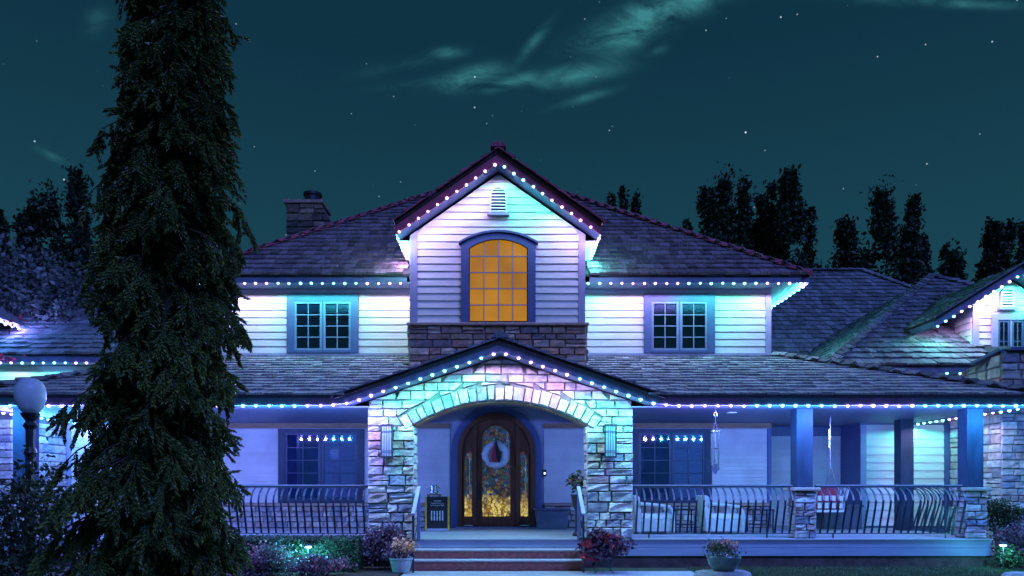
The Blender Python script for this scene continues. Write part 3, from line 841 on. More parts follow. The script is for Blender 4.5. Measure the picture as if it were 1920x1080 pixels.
for sx in (-1, 1):
    xo = GX + sx * HG; xi = BX0 if sx < 0 else BX1
    x0, x1 = sorted((xo, xo - sx * .03))
    MB().box(x0, x1, GYF + .036, 17.6, gz(xo) - .26, gz(xo) - .065).build('eave_fascia', M['fascia'], house)
    x0, x1 = sorted((xo - sx * .031, xi))
    MB().box(x0, x1, BY, 17.6, gz(xo) - .25, gz(xo) - .23).build('eave_soffit', M['siding'], house)

# ---- main hip roof
MZ, MS, MY = 6.32, .74, 16.88
ML, MR = -7.27, 6.92
T = 6.95
A0, A1 = (ML, MY, MZ), (MR, MY, MZ)
r0 = (ML + T, MY + T, MZ + MS * T); r1 = (MR - T, MY + T, MZ + MS * T)
mr_ = MB()
BK = MY + 2 * T
mr_.slab([A0, A1, r1, r0], (0, 0, -.05)); mr_.slab([A1, (MR, BK, MZ), r1], (0, 0, -.05)); mr_.slab([(MR, BK, MZ), (ML, BK, MZ), r0, r1], (0, 0, -.05)); mr_.slab([(ML, BK, MZ), A0, r0], (0, 0, -.05))
mroof = mr_.build('main_roof', M['roofdeck'], house)
def main_skip(p):
    return abs(p.x - GX) < 2.1 and p.z < gz(p.x) - .03
up_ = lambda p, d=.004: (p[0], p[1], p[2] + d)
roof_plane(mroof, [up_(A0), up_(A1), up_(r1), up_(r0)], ex=.30, skip=main_skip, singles=True, th=.05, m=M['shake_glare'])
roof_plane(mroof, [up_(A1), up_((MR, BK, MZ)), up_(r1)], ex=.30)
roof_plane(mroof, [up_((ML, BK, MZ)), up_(A0), up_(r0)], ex=.30)
ridge_caps(mroof, up_(A0, .03), up_(r0, .05), m=M['cap_glare']); ridge_caps(mroof, up_(A1, .03), up_(r1, .05), m=M['cap_glare']); ridge_caps(mroof, up_(r0, .05), up_(r1, .05), step=.1)
ef = MB()
ef.box(ML, BX0 - .2, MY + .02, MY + .05, 6.135, 6.265); ef.build('eave_fascia', M['fascia'], house)
MB().box(BX1 + .2, MR, MY + .02, MY + .05, 6.135, 6.265).build('eave_fascia', M['fascia'], house)
MB().box(MR - .03, MR, MY + .051, BK, 6.135, 6.265).build('eave_fascia', M['fascia'], house)
MB().box(ML, ML + .03, MY + .051, BK, 6.135, 6.265).build('eave_fascia', M['fascia'], house)
MB().box(ML + .031, BX0 - .001, MY + .051, W2 - .001, 6.14, 6.16).build('eave_soffit', M['soffit'], house)
MB().box(BX1 + .001, MR - .031, MY + .051, W2 - .001, 6.14, 6.16).build('eave_soffit', M['soffit'], house)
MB().box(6.251, MR - .031, W2, 29, 6.14, 6.16).build('eave_soffit', M['soffit'], house)

# ---- chimney
cY = 20.2
cx0, cz1 = P(537, 381, cY); cx1, _ = P(602, 0, cY)
cb = MB().prism([(cx0, 6.5), (cx1 + .28, 6.5), (cx1 + .28, cz1 - .55), (cx1, cz1 - .02), (cx0, cz1 - .02)], cY, cY + .9)
chim = cb.build('chimney', M['mortar'], house)
ashlar(chim, front_map(cY), 7.3, cz1 - .02, lambda z: cx0, lambda z: min(cx1 + .28, cx1 + (cz1 - z) * .53), m=M['chim'], hmin=.15, hmax=.22, wmin=.22, wmax=.42)
MB().box(cx0 - .07, cx1 + .06, cY - .07, cY + .95, cz1, cz1 + .08).build('chimney_cap', M['stone_dark'], chim)
fx0, fz1 = P(563, 358, cY); fx1, _ = P(596, 0, cY)
MB().lathe([(.22, 0), (.22, .25), (.26, .26), (.26, .33), (.2, .34)], ((fx0 + fx1) / 2, cY + .4, cz1 + .08), 12).build('flue', M['dark_metal'], chim)

# ---- right wing roofs
q0 = (7.4, 17.0, 4.30); qs = .65; qt = 5.4
ap = (7.4 + qt, 17.0 + qt, 4.30 + qs * qt)
wr = MB()
wr.slab([q0, (18.2, 17.0, 4.30), ap], (0, 0, -.05)); wr.slab([(7.4, 27.8, 4.30), q0, ap], (0, 0, -.05)); wr.slab([(18.2, 17, 4.3), (18.2, 27.8, 4.30), ap], (0, 0, -.05))
wroof = wr.build('wing_roof', M['roofdeck'], house)
GW, GWR = 17.95, 17.5
RGX = P(1917, 0, GWR)[0]; RGZ = P(0, 494, GWR)[1]; RGS = .62; RGH = RGX - P(1752, 0, GWR)[0]
GL = P(1822, 0, GW)[0]
def rgz(x): return RGZ - RGS * abs(x - RGX)
roof_plane(wroof, [up_(q0), (18.2, 17.0, 4.304), up_(ap)], ex=.31, skip=lambda p: GL + .1 < p.x < 2 * RGX - GL and p.z < rgz(p.x), th=.05)
roof_plane(wroof, [(7.4, 27.8, 4.304), up_(q0), up_(ap)], ex=.31)
ridge_caps(wroof, up_(q0, .04), up_(ap, .05)); ridge_caps(wroof, (18.2, 17, 4.34), up_(ap, .05))
MB().box(7.41, GL + .4, 17.02, 17.05, 4.11, 4.245).build('eave_fascia', M['fascia'], house)
MB().box(7.41, GL + .4, 17.051, W2 - .04, 4.115, 4.135).build('eave_soffit', M['soffit'], house)
# rear roof beyond it
b0 = P(1523, 510, 28); b1 = P(1618, 508, 28)
RRS = .82
rr = MB()
zr0 = b0[1] - RRS * 8
rr.slab([(b0[0] - 8, 20, zr0), (b1[0] + 8, 20, zr0), (b1[0], 28, b1[1]), (b0[0] - 4, 28, b0[1])], (0, 0, -.05))
rr.slab([(b1[0] + 8, 20, zr0), (b1[0] + 8, 36, zr0), (b1[0], 28, b1[1])], (0, 0, -.05))
rroof = rr.build('rear_roof', M['roofdeck'], house)
roof_plane(rroof, [(b0[0] - 6, 20, zr0 + .004), (b1[0] + 8, 20, zr0 + .004), (b1[0], 28, b1[1]), (b0[0] - 4, 28, b0[1])], ex=.30, th=.05, skip=lambda p: p.x < 7 or p.z < 4.0)
ridge_caps(rroof, (b0[0] - 4, 28, b0[1] + .04), (b1[0], 28, b1[1] + .04)); ridge_caps(rroof, (b1[0], 28, b1[1] + .04), (b1[0] + 8, 20, zr0 + .05))
# right gable of the wing
gl = GL; grt = 2 * RGX - gl
gwall = MB().prism([(gl, 4.1), (grt, 4.1), (grt, rgz(grt) - .26), (RGX, RGZ - .26), (gl, rgz(gl) - .26)], GW + .002, 20).build('gable_wall', M['trim_pale'], house)
MB().prism([(gl, 4.42), (gl + .15, 4.42), (gl + .15, rgz(gl + .15) - .27), (gl, rgz(gl) - .27)], GW - .05, GW - .001).build('corner_board', M['trim_pale'], gwall)
gwx0, gwz1 = P(1857, 590, GW)
lg = lambda z: max(gl + .153, RGX - (RGZ - .26 - z) / RGS + .02)
siding(gwall, 0, 0, 4.44, 4.44 + .16 * 5, GW, .16, lf=lg, rf=lambda z: gwx0 + .01)
siding(gwall, 0, 0, 4.44 + .16 * 5, RGZ - .33, GW, .16, lf=lg, rf=lambda z: min(grt, RGX + (RGZ - .26 - z) / RGS - .02))
siding(gwall, GW, 18.6, 4.2, 5.6, gl, .16, facing='left')
gro = MB().ring([(RGX - RGH, rgz(RGX - RGH)), (RGX, RGZ), (RGX + RGH, rgz(RGX - RGH))], [(RGX - RGH, rgz(RGX - RGH) - .06), (RGX, RGZ - .06), (RGX + RGH, rgz(RGX - RGH) - .06)], GWR - .04, 22).build('wing_gable_roof', M['roofdeck'], house)
roof_plane(gro, [(RGX - RGH, 21, rgz(RGX - RGH)), (RGX - RGH, GWR - .08, rgz(RGX - RGH)), (RGX, GWR - .08, RGZ), (RGX, 21.5, RGZ)], ex=.28, th=.05)
roof_plane(gro, [(RGX + RGH, GWR - .08, rgz(RGX - RGH)), (RGX + RGH, 21, rgz(RGX - RGH)), (RGX, 21.5, RGZ), (RGX, GWR - .08, RGZ)], ex=.28, th=.05)
g3 = [RGX - RGH, RGX, RGX + RGH]
MB().ring([(x, rgz(x) - .065) for x in g3], [(x, rgz(x) - .24) for x in g3], GWR, GWR + .035).build('rake_fascia', M['fascia'], house)
MB().ring([(x, rgz(x) - .20) for x in g3], [(x, rgz(x) - .22) for x in g3], GWR + .036, GW - .001).build('rake_soffit', M['trim'], house)
MB().box(RGX - RGH, RGX - RGH + .03, GWR + .036, 18.9, rgz(RGX - RGH) - .22, rgz(RGX - RGH) - .065).build('eave_fascia', M['fascia'], house)

# left wing roofs
lw = MB()
lw.slab([(-15.5, 17.3, 4.60), (-7.3, 17.3, 4.60), (-10, 20.3, 6.4), (-15.5, 20.3, 6.4)], (0, 0, -.05))
lroof = lw.build('wing_roof', M['roofdeck'], house)
roof_plane(lroof, [(-15.5, 17.3, 4.604), (-7.3, 17.3, 4.604), (-10, 20.3, 6.404), (-15.5, 20.3, 6.404)], ex=.30, th=.05)
MB().box(-15.5, -7.31, 17.32, 17.35, 4.40, 4.545).build('eave_fascia', M['fascia'], house)
MB().box(-15.5, -7.31, 17.351, W2 + .28, 4.405, 4.425).build('eave_soffit', M['soffit'], house)
lgx = -12.05
MB().slab([(lgx, 16.8, 5.45), (lgx, 19.6, 5.45), (lgx - 2.5, 19.6, 7.0), (lgx - 2.5, 16.8, 7.0)], (0, 0, .1)).build('wing_gable_roof', M['shake'], house)
MB().box(lgx - 3, lgx - .5, 17.2, 19.6, 4.4, 5.4).build('gable_wall', M['siding'], house)

# ---- porch posts and stone pillars
def pillar(x, yc, w=.40, dep=.40):
    h = 1.44
    p = MB().box(x - w / 2 + .03, x + w / 2 - .03, yc - dep / 2 + .03, yc + dep / 2 - .03, DECK, h).build('pillar', M['mortar'], house)
    ashlar(p, front_map(yc - dep / 2 + .025), DECK + .004, h, lambda z: x - w / 2, lambda z: x + w / 2, d=.035, wmin=.14, wmax=.3, hmin=.11, hmax=.18)
    ashlar(p, left_map(x - w / 2 + .025), DECK + .004, h, lambda z: yc - dep / 2 + .02, lambda z: yc + dep / 2, d=.03, joined=True)
    ashlar(p, right_map(x + w / 2 - .025), DECK + .004, h, lambda z: yc - dep / 2 + .02, lambda z: yc + dep / 2, d=.03, joined=True)
    MB().box(x - w / 2 - .06, x + w / 2 + .06, yc - dep / 2 - .06, yc + dep / 2 + .06, h + .002, h + .07).build('pillar_cap', M['cap'], p, bevel=.015)
def post(x, yc, z0, w=.30):
    o = MB().box(x - w / 2, x + w / 2, yc - w / 2, yc + w / 2, z0, 3.006).build('post', M['post'], house, bevel=.008)
    return o
for x, yc, st in ((5.68, 14.25, 1), (8.90, 14.25, 1), (8.90, 16.62, 0), (-5.85, 14.25, 1), (-9.12, 14.25, 1)):
    if st: pillar(x, yc)
    post(x, yc, 1.512 if st else DECK + .001, .31 if st else .29)
MB().lathe([(.09, -.02), (.10, -.012), (.10, 0)], (4.55, 14.9, 3.006), 14).build('ceiling_light_trim', M['white_paint'], house)

# ---- windows
def window(x0, x1, z0, z1, Y, cols, rows, nsash=2, cw_=.13, blinds=(), case=None, name='window', sash=None, panem=None, top=None):
    top = top or cw_
    case = case or M['trim']; sash = sash or M['sash']; panem = panem or M['glass']
    w = MB()
    w.box(x0, x0 + cw_, Y - .075, Y - .001, z0, z1); w.box(x1 - cw_, x1, Y - .075, Y - .001, z0, z1)
    w.box(x0 + cw_ + .0005, x1 - cw_ - .0005, Y - .072, Y - .001, z1 - top, z1)
    w.box(x0 + cw_ + .0005, x1 - cw_ - .0005, Y - .085, Y - .001, z0, z0 + .055)
    o = w.build(name, case, house)
    ix0, ix1, iz0, iz1 = x0 + cw_ + .002, x1 - cw_ - .002, z0 + .057, z1 - top - .002
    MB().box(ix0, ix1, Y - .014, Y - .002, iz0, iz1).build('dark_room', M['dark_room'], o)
    gap = .03; sw = (ix1 - ix0 - gap * (nsash - 1)) / nsash
    for s in range(nsash):
        a = ix0 + s * (sw + gap); b = a + sw; fw = .052
        if s: MB().box(a - gap + .001, a - .001, Y - .066, Y - .016, iz0, iz1).build('mullion', case, o)
        sf = MB(); sf.box(a, a + fw, Y - .058, Y - .016, iz0, iz1); sf.box(b - fw, b, Y - .058, Y - .016, iz0, iz1)
        sf.box(a + fw + .0005, b - fw - .0005, Y - .058, Y - .016, iz1 - fw, iz1); sf.box(a + fw + .0005, b - fw - .0005, Y - .058, Y - .016, iz0, iz0 + fw)
        sf.build('sash', sash, o)
        pw = (b - a - 2 * fw) / cols; ph = (iz1 - iz0 - 2 * fw) / rows
        for i in range(1, cols):
            MB().box(a + fw + i * pw - .011, a + fw + i * pw + .011, Y - .050, Y - .026, iz0 + fw + .001, iz1 - fw - .001).build('muntin', sash, o)
        for j in range(1, rows):
            MB().box(a + fw + .001, b - fw - .001, Y - .048, Y - .028, iz0 + fw + j * ph - .011, iz0 + fw + j * ph + .011).build('muntin', sash, o)
        for i in range(cols):
            for j in range(rows):
                MB().box(a + fw + i * pw + .003, a + fw + (i + 1) * pw - .003, Y - .040, Y - .036, iz0 + fw + j * ph + .003, iz0 + fw + (j + 1) * ph - .003).build('pane', panem, o)
    for s, f0, f1 in blinds:
        a = ix0 + s * (sw + gap) + .055; b = a + sw - .11
        MB().box(a, b, Y - .024, Y - .019, iz0 + (iz1 - iz0) * f0, iz0 + (iz1 - iz0) * f1).build('blind', M['blind'], o)
    return o
window(-5.072, -3.403, 4.645, 6.02, W2, 2, 4, blinds=((0, .52, .76), (1, .52, .62), (1, .66, .96)), cw_=.17)
window(3.274, 4.926, 4.645, 6.02, W2, 2, 4, blinds=((0, .76, .97), (1, .70, .97)), cw_=.17)
window(-5.275, -3.275, 1.135, 2.868, W2, 2, 5, blinds=((1, .04, .97),), cw_=.16, case=M['post'], sash=M['sash_dark'], top=.085)
window(2.985, 4.855, 1.135, 2.868, W2, 2, 5, blinds=((1, .04, .97),), cw_=.16, case=M['post'], sash=M['sash_dark'], top=.085)
gww = P(1857, 0, GW)[0]
window(gww, 2 * RGX - gww, 4.44, P(0, 590, GW)[1], GW, 2, 2, cw_=.14, case=M['trim_pale'], nsash=2, sash=M['trim'])

# arched amber window of the bay
bo = MB()
zc0 = BZ + .004
xm = (wx0 + wx1) / 2; hw = (wx1 - wx0) / 2
def segarc(h, spring, rise, n=15):
    r_ = (h * h + rise * rise) / (2 * rise); c_ = spring + rise - r_; an = math.asin(h / r_)
    return [(xm + r_ * math.sin(t), c_ + r_ * math.cos(t)) for t in np.linspace(-an, an, n)]
hi = (990 - 880) / 2 * BY / F
so = segarc(hw, 6.68, .24); si = segarc(hi, 6.60, .20)
bo.ring([(xm - hw, zc0)] + so + [(xm + hw, zc0)], [(xm - hi, zc0)] + si + [(xm + hi, zc0)], BY - .10, BY - .002)
so2 = segarc(hw + .05, 6.69, .25)
bwin = bo.build('arched_window', M['trim'], house)
MB().ring([(x, z + .045) for x, z in so2], [(x, z) for x, z in so2], BY - .13, BY - .003).build('arch_hood', M['trim'], bwin)
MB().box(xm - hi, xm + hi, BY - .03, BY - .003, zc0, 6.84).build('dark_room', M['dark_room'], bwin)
rws = [zc0 + .03 + k * .345 for k in range(5)]
cols_ = [xm - hi + .012 + k * (2 * hi - .024) / 4 for k in range(5)]
for i in range(4):
    for j in range(5):
        x0, x1 = cols_[i] + .009, cols_[i + 1] - .009
        z0 = rws[j] + .009
        if j < 4:
            MB().box(x0, x1, BY - .052, BY - .046, z0, rws[j + 1] - .009).build('pane', M['amber'], bwin)
        else:
            zz = lambda x: np.interp(x, [q[0] for q in si], [q[1] for q in si]) - .01
            MB().prism([(x0, z0), (x1, z0), (x1, zz(x1)), ((x0 + x1) / 2, zz((x0 + x1) / 2)), (x0, zz(x0))], BY - .052, BY - .046).build('pane', M['amber'], bwin)
for i in range(1, 4):
    MB().box(cols_[i] - .010, cols_[i] + .010, BY - .075, BY - .045, zc0, np.interp(cols_[i], [q[0] for q in si], [q[1] for q in si])).build('muntin', M['sash'], bwin)
for j in range(1, 5):
    MB().box(xm - hi + .002, xm + hi - .002, BY - .072, BY - .048, rws[j] - .010, rws[j] + .010).build('muntin', M['sash'], bwin)
# gable vents
def vent(xc, z0, w, h, Y):
    r_ = w / 2
    arcp = [(xc + r_ * math.sin(t), z0 + h - r_ + r_ * math.cos(t)) for t in np.linspace(-math.pi / 2, math.pi / 2, 11)]
    ri = r_ - .035
    arci = [(xc + ri * math.sin(t), z0 + h - r_ + ri * math.cos(t)) for t in np.linspace(-math.pi / 2, math.pi / 2, 11)]
    v_ = MB().ring([(xc - r_, z0)] + arcp + [(xc + r_, z0)], [(xc - ri, z0)] + arci + [(xc + ri, z0)], Y - .09, Y - .002).build('gable_vent', M['siding'], house)
    MB().box(xc - r_ - .05, xc + r_ + .05, Y - .11, Y - .002, z0 - .055, z0 - .002).build('sill', M['trim_pale'], v_)
    MB().box(xc - ri, xc + ri, Y - .035, Y - .031, z0, z0 + h - r_ * .6).build('backing', M['dark_room'], v_)
    z = z0 + .02; n_ = 0
    while z < z0 + h - .05:
        dz = z - (z0 + h - r_); hwv = ri if dz < 0 else math.sqrt(max(ri * ri - dz * dz, .0004))
        MB().slab([(xc - hwv, Y - .085, z), (xc + hwv, Y - .085, z), (xc + hwv, Y - .04, z + .035), (xc - hwv, Y - .04, z + .035)], (0, .004, .016)).build('louvre', M['siding'], v_)
        z += .066
    return v_
vx, vz = P(934.5, 401, BY)
vent(vx, vz, .37, .57, BY)
vent(RGX - .09, P(0, 578, GW)[1], .34, .48, GW)

# ---- front door
DX = P(930.5, 0, W2)[0]; DZ0 = DECK + .035
SP = 2.335
def arch(r, z0=DZ0, n=21):
    return [(DX - r, z0)] + [(DX + r * math.sin(t), SP + r * math.cos(t)) for t in np.linspace(-math.pi / 2, math.pi / 2, n)] + [(DX + r, z0)]
door = MB().ring(arch(1.06), arch(.905), W2 - .06, W2 - .002).build('front_door', M['trim'], house)
MB().prism(arch(.90), W2 - .04, W2 - .003).build('door_panel', M['wood'], door)
MB().ring(arch(.902), arch(.80), W2 - .10, W2 - .041).build('door_frame', M['wood'], door)
def arched_glass(xc, hw_, z0, zs, rise, nm, asym=0):
    pts = [(xc - hw_, z0), (xc + hw_, z0)] + [(xc + hw_ * math.cos(t), zs + rise * math.sin(t) + asym * hw_ * math.cos(t)) for t in np.linspace(0, math.pi, 13)]
    MB().prism(pts, W2 - .055, W2 - .050).build(nm, M['stained'], door)
    o2 = [(xc + (q[0] - xc) * 1.07, q[1]) for q in pts[2:]]; 
    outl = [(xc + hw_ + .022, z0)] + [(xc + (hw_ + .022) * math.cos(t), zs + (rise + .022) * math.sin(t) + asym * hw_ * math.cos(t)) for t in np.linspace(0, math.pi, 13)] + [(xc - hw_ - .022, z0)]
    inl = [(xc + hw_ + .001, z0)] + [(xc + (hw_ + .001) * math.cos(t), zs + (rise + .001) * math.sin(t) + asym * hw_ * math.cos(t)) for t in np.linspace(0, math.pi, 13)] + [(xc - hw_ - .001, z0)]
    MB().ring(outl, inl, W2 - .075, W2 - .0415).build('glass_bead', M['wood'], door)
    if hw_ > .2:
        for off, rr_ in ((.05, .006), (.085, .005)):
            cam_ = [(xc - hw_ + off, W2 - .058, z0 + off), ] + [(xc + (hw_ - off) * math.cos(t), W2 - .058, zs + (rise - off) * math.sin(t)) for t in np.linspace(math.pi, 0, 13)] + [(xc + hw_ - off, W2 - .058, z0 + off), (xc - hw_ + off, W2 - .058, z0 + off)]
            MB().tube(cam_, rr_, 5).build('lead_came', M['alu'], door)
    else:
        MB().tube([(xc - .03, W2 - .058, z0 + .04), (xc - .03, W2 - .058, zs), (xc + .02, W2 - .058, zs + .05), (xc + .035, W2 - .058, zs - .2), (xc + .035, W2 - .058, z0 + .04)], .005, 5).build('lead_came', M['alu'], door)
arched_glass(DX, .325, P(0, 968, W2)[1], 2.62, .32, 'door_glass')
arched_glass(DX - .655, .085, P(0, 968, W2)[1], 2.20, .12, 'sidelight', .9)
arched_glass(DX + .655, .085, P(0, 968, W2)[1], 2.20, .12, 'sidelight', -.9)
for sx in (-1, 1):
    MB().box(DX + sx * .505 - .045, DX + sx * .505 + .045, W2 - .085, W2 - .041, DZ0 + .05, 2.95).build('door_mullion', M['wood'], door)
    MB().box(DX + sx * .655 - .10, DX + sx * .655 + .10, W2 - .115, W2 - .101, DZ0 + .02, DZ0 + .045).build('kick_strip', M['alu'], door)
MB().box(DX - .95, DX + .95, W2 - .16, W2 - .061, DECK + .001, DZ0 - .002).build('threshold', M['deckface'], door)
hd = MB(); hd.tube([(DX - .40, W2 - .085, 1.50), (DX - .40, W2 - .13, 1.47), (DX - .40, W2 - .13, 1.33), (DX - .40, W2 - .085, 1.30)], .012, 6)
hd.box(DX - .43, DX - .37, W2 - .05, W2 - .042, 1.22, 1.62); hd.build('handle', M['dark_metal'], door)
# pale wreath hanging on it
wrth = thing('wreath', (DX, W2 - .1, P(0, 853, W2)[1]), 'round white wreath with a red ribbon hanging on the front door', 'wreath')
wx, wz = P(930, 853, W2)
tm = MB()
for k in range(24):
    t = 2 * math.pi * k / 24
    tm.lathe([(.02, -.12), (.09, -.08), (.125, 0), (.09, .08), (.02, .12)], (wx + .205 * math.cos(t) + R(-.01, .01), W2 - .16, wz + .205 * math.sin(t) + R(-.01, .01)), 8)
tm.build('ring', M['fluff'], wrth, smooth=True)
MB().lathe([(.17, -.01), (.17, .01)], (0, 0, 0), 18).build('backing', M['fluff'], wrth)
bk = [o for o in COL.objects if o.parent is wrth and o.name.startswith('backing')][0]
bk.matrix_parent_inverse = Matrix.Identity(4); bk.rotation_euler = (math.pi / 2, 0, 0); bk.location = (wx - wrth.location.x, -.012, wz - wrth.location.z)
for a, b, m_ in ((-.075, .02, 'red_cloth'), (.03, .10, 'dark_metal'), (-.16, -.10, 'petal_pink')):
    MB().prism([(wx + a, wz - .17), (wx + b, wz - .19), (wx + (a + b) / 2 + .03, wz + .05), (wx + .02, wz + .30), (wx - .02, wz + .30), (wx + a - .02, wz - .02)], W2 - .32 - a * .1, W2 - .295 - a * .1).build('ribbon', M[m_], wrth)

# ------------------------------------------------------------------ strings of lights
def bulb_mesh(m):
    return MB().lathe([(.020, .014), (.027, .005), (.029, -.008), (.023, -.020), (.011, -.029), (.003, -.031)], (0, 0, 0), 10).mesh('bulb', m, True)
BM = {'c': bulb_mesh(M['bulb_cyan']), 'l': bulb_mesh(M['bulb_lilac'])}
LC = {'c': (.11, 1.0, .84), 'l': (.62, .42, 1.0), 'C': (.04, .36, 1.0), 'L': (.22, .19, 1.0)}
LD = {}
def lamp(kind, power, point=False):
    k = (kind, power, point)
    if k not in LD:
        l = bpy.data.lights.new('bulb_light', 'POINT' if kind.isupper() or point else 'SPOT'); l.energy = power; l.color = LC[kind]; l.shadow_soft_size = .03
        if l.type == 'SPOT':
            l.spot_size = math.radians(174); l.spot_blend = .12
        LD[k] = l
    return LD[k]
def light_string(label, pts, spacing, pattern, power, off=(0, .025, -.10), deep=None, point=False):
    pts = [Vector(p) for p in pts]
    t = thing('light_string', tuple(pts[0]), label, 'string lights', 'strings of coloured lights along the roof edges')
    MB().tube([p + Vector((0, 0, .012)) for p in pts], .007, 5).build('wire', M['white_paint'], t)
    lens = [(pts[i + 1] - pts[i]).length for i in range(len(pts) - 1)]; tot_ = sum(lens)
    n = int(tot_ / spacing); k = 0
    d = spacing * .3
    while d < tot_:
        r_ = d; i = 0
        while r_ > lens[i] and i < len(lens) - 1:
            r_ -= lens[i]; i += 1
        p = pts[i].lerp(pts[i + 1], r_ / lens[i])
        kind = pattern(p, k)
        o = bpy.data.objects.new('bulb', BM[kind]); COL.objects.link(o); o.parent = t; o.location = p - t.location + Vector((0, -.03 if off[0] == 0 else 0, 0))
        dp = deep and deep(p)
        l = bpy.data.objects.new('bulb_light', lamp(kind.upper() if dp else kind, power * (.7 if deep and not dp else 1), point)); COL.objects.link(l); l.parent = t; l.location = p - t.location + Vector(off)
        o.rotation_euler = (R(-.2, .2), R(-.2, .2), 0); o.location += Vector((R(-.006, .006), 0, R(-.005, .004))); sc_ = R(.88, 1.12); o.scale = (sc_, sc_, sc_)
        d += spacing; k += 1
    return t
def pxs(p): return 945 + F * p.x / p.y
def by_px(ranges):
    """lilac inside the given pixel ranges along the string, cyan elsewhere"""
    return lambda p, k: 'l' if any(a <= pxs(p) <= b for a, b in ranges) else 'c'
alt = lambda s: (lambda p, k: 'l' if ((k + s) // 7) % 2 else 'c')
UP, PO = 12.5, 34.0
UZ = 6.128
light_string('light string along the upper eave between spruce and gable', [(ML + .05, MY + .06, UZ), (BX0 - .05, MY + .06, UZ)], .253, by_px([(380, 520), (672, 780)]), UP)
light_string('light string along the upper eave right of the gable', [(BX1 + .1, MY + .06, UZ), (MR - .04, MY + .06, UZ)], .253, by_px([(1135, 1272), (1418, 1530)]), UP)
light_string('light string receding along the side eave at the upper roof corner', [(MR - .03, MY + .25, UZ), (MR - .03, 20.5, UZ)], .26, by_px([(1500, 1530)]), UP * .8, (.06, 0, -.10), point=True)
def gb(x): return gz(x) - .262
light_string('light string up both rakes of the tall central gable', [(GX - HG + .03, GYF + .03, gb(GX - HG + .03)), (GX, GYF + .03, gb(GX)), (GX + HG - .03, GYF + .03, gb(GX + HG - .03))], .242, by_px([(700, 940), (1030, 1150)]), UP * .8)
light_string('short light string on the left return eave of the gable', [(GX - HG + .02, GYF + .2, gz(GX - HG) - .255), (GX - HG + .02, 17.3, gz(GX - HG) - .255)], .2, by_px([(755, 800)]), UP * .7, (-.07, 0, -.10), point=True)
light_string('short light string on the right return eave of the gable', [(GX + HG - .02, GYF + .2, gz(GX + HG) - .255), (GX + HG - .02, 17.3, gz(GX + HG) - .255)], .2, by_px([(1118, 1150)]), UP * .7, (.07, 0, -.10), point=True)
light_string('long light string along the porch eave and over the entry gable', [(x, EY + .005, zb(x) - .002) for x in xs], .232, by_px([(60, 420), (575, 740), (905, 1066), (1232, 1395), (1565, 1728)]), PO, deep=lambda p: abs(p.x - XC) > 2.75)
light_string('light string receding along the porch side eave behind the corner post', [(XR - .01, EY + .25, 2.98), (XR - .01, 17.4, 2.98)], .24, alt(3), PO * .3, (-.02, 0, -.10))
light_string('light string receding along the far porch eave behind the lamp post', [(XL + .01, EY + .25, 2.98), (XL + .01, 17.6, 2.98)], .24, alt(5), PO * .4, (.02, 0, -.10), lambda p: True)
light_string('short light string on the low eave beside the stone corner wall', [(7.6, 17.04, 4.105), (10.4, 17.04, 4.105)], .30, by_px([(1600, 1755)]), UP * .6)
def rb(x): return rgz(x) - .235
light_string('light string up the rake of the partly visible right gable', [(RGX - RGH + .02, GWR + .02, rb(RGX - RGH + .02)), (RGX, GWR + .02, rb(RGX)), (RGX + RGH, GWR + .02, rb(RGX + RGH))], .22, by_px([(1790, 1900)]), UP * 1.3)
light_string('light string on the low eave beyond the lamp post globe', [(-15, 17.34, 4.395), (-7.5, 17.34, 4.395)], .25, by_px([(0, 30), (140, 200)]), UP * .5)
light_string('light string receding under the purple leafed tree', [(lgx + .05, 16.9, 5.43), (lgx + .05, 19.6, 5.43)], .25, by_px([(0, 40)]), UP * 1.6, (.06, -.05, .03), lambda p: True)

# ------------------------------------------------------------------ railings
def baluster_mesh():
    mb = MB()
    prof = [(.02, 1.50), (-.02, 1.485), (-.10, 1.44), (-.18, 1.36), (-.215, 1.27), (-.20, 1.16), (-.12, .92), (-.04, .65)]
    vs = []; w, th = .016, .010
    for i, (yy, z) in enumerate(prof):
        vs += [(-w, yy - th, z), (w, yy - th, z), (w, yy + th, z), (-w, yy + th, z)]
    fs = [(i * 4 + k, i * 4 + (k + 1) % 4, (i + 1) * 4 + (k + 1) % 4, (i + 1) * 4 + k) for i in range(len(prof) - 1) for k in range(4)]
    fs += [(0, 1, 2, 3), (31, 30, 29, 28)]
    mb.add(vs, fs)
    return mb.mesh('baluster', M['iron'])
BAL = baluster_mesh()
def railing(x0, x1, y0, label, side=False, feet=()):
    t = thing('porch_railing', (x0, y0, DECK), label, 'railing', 'iron railings round the porch', local=True, rz=math.pi / 2 if side else 0)
    L_ = (x1 - x0)
    MB().box(0, L_, -.018, .038, 1.005 - .012, 1.005 + .008).build('top_rail', M['railtop'], t)
    MB().box(0, L_, -.015, .035, .955, .992).build('under_rail', M['iron'], t)
    MB().box(0, L_, -.05, -.02, .085, .10).build('bottom_rail', M['iron'], t)
    for f in feet:
        MB().box(f - .012, f + .012, -.045, -.02, 0, .084).build('foot', M['iron'], t)
    n = int(L_ / .137)
    for i in range(n):
        o = bpy.data.objects.new('baluster', BAL); COL.objects.link(o); o.parent = t
        o.location = ((i + .5) * L_ / n, 0, -DECK)
    return t
railing(-5.63, XC - HO, D + .15, 'bowed iron railing between the spruce and the stone entry pier', feet=(.5, 2.2))
railing(-8.9, -6.07, D + .15, 'bowed iron railing behind the spruce at the far porch corner', feet=(.5, 2.2))
railing(XC + HO, 5.46, D + .15, 'bowed iron railing in front of the two white armchairs', feet=(.32, 2.55))
railing(5.90, 8.68, D + .15, 'bowed iron railing between the two short stone pillars', feet=(.32, 2.45))
sr = railing(0, 2.0, D + .5, 'bowed iron railing running back along the porch side', True, feet=(.5, 1.5))
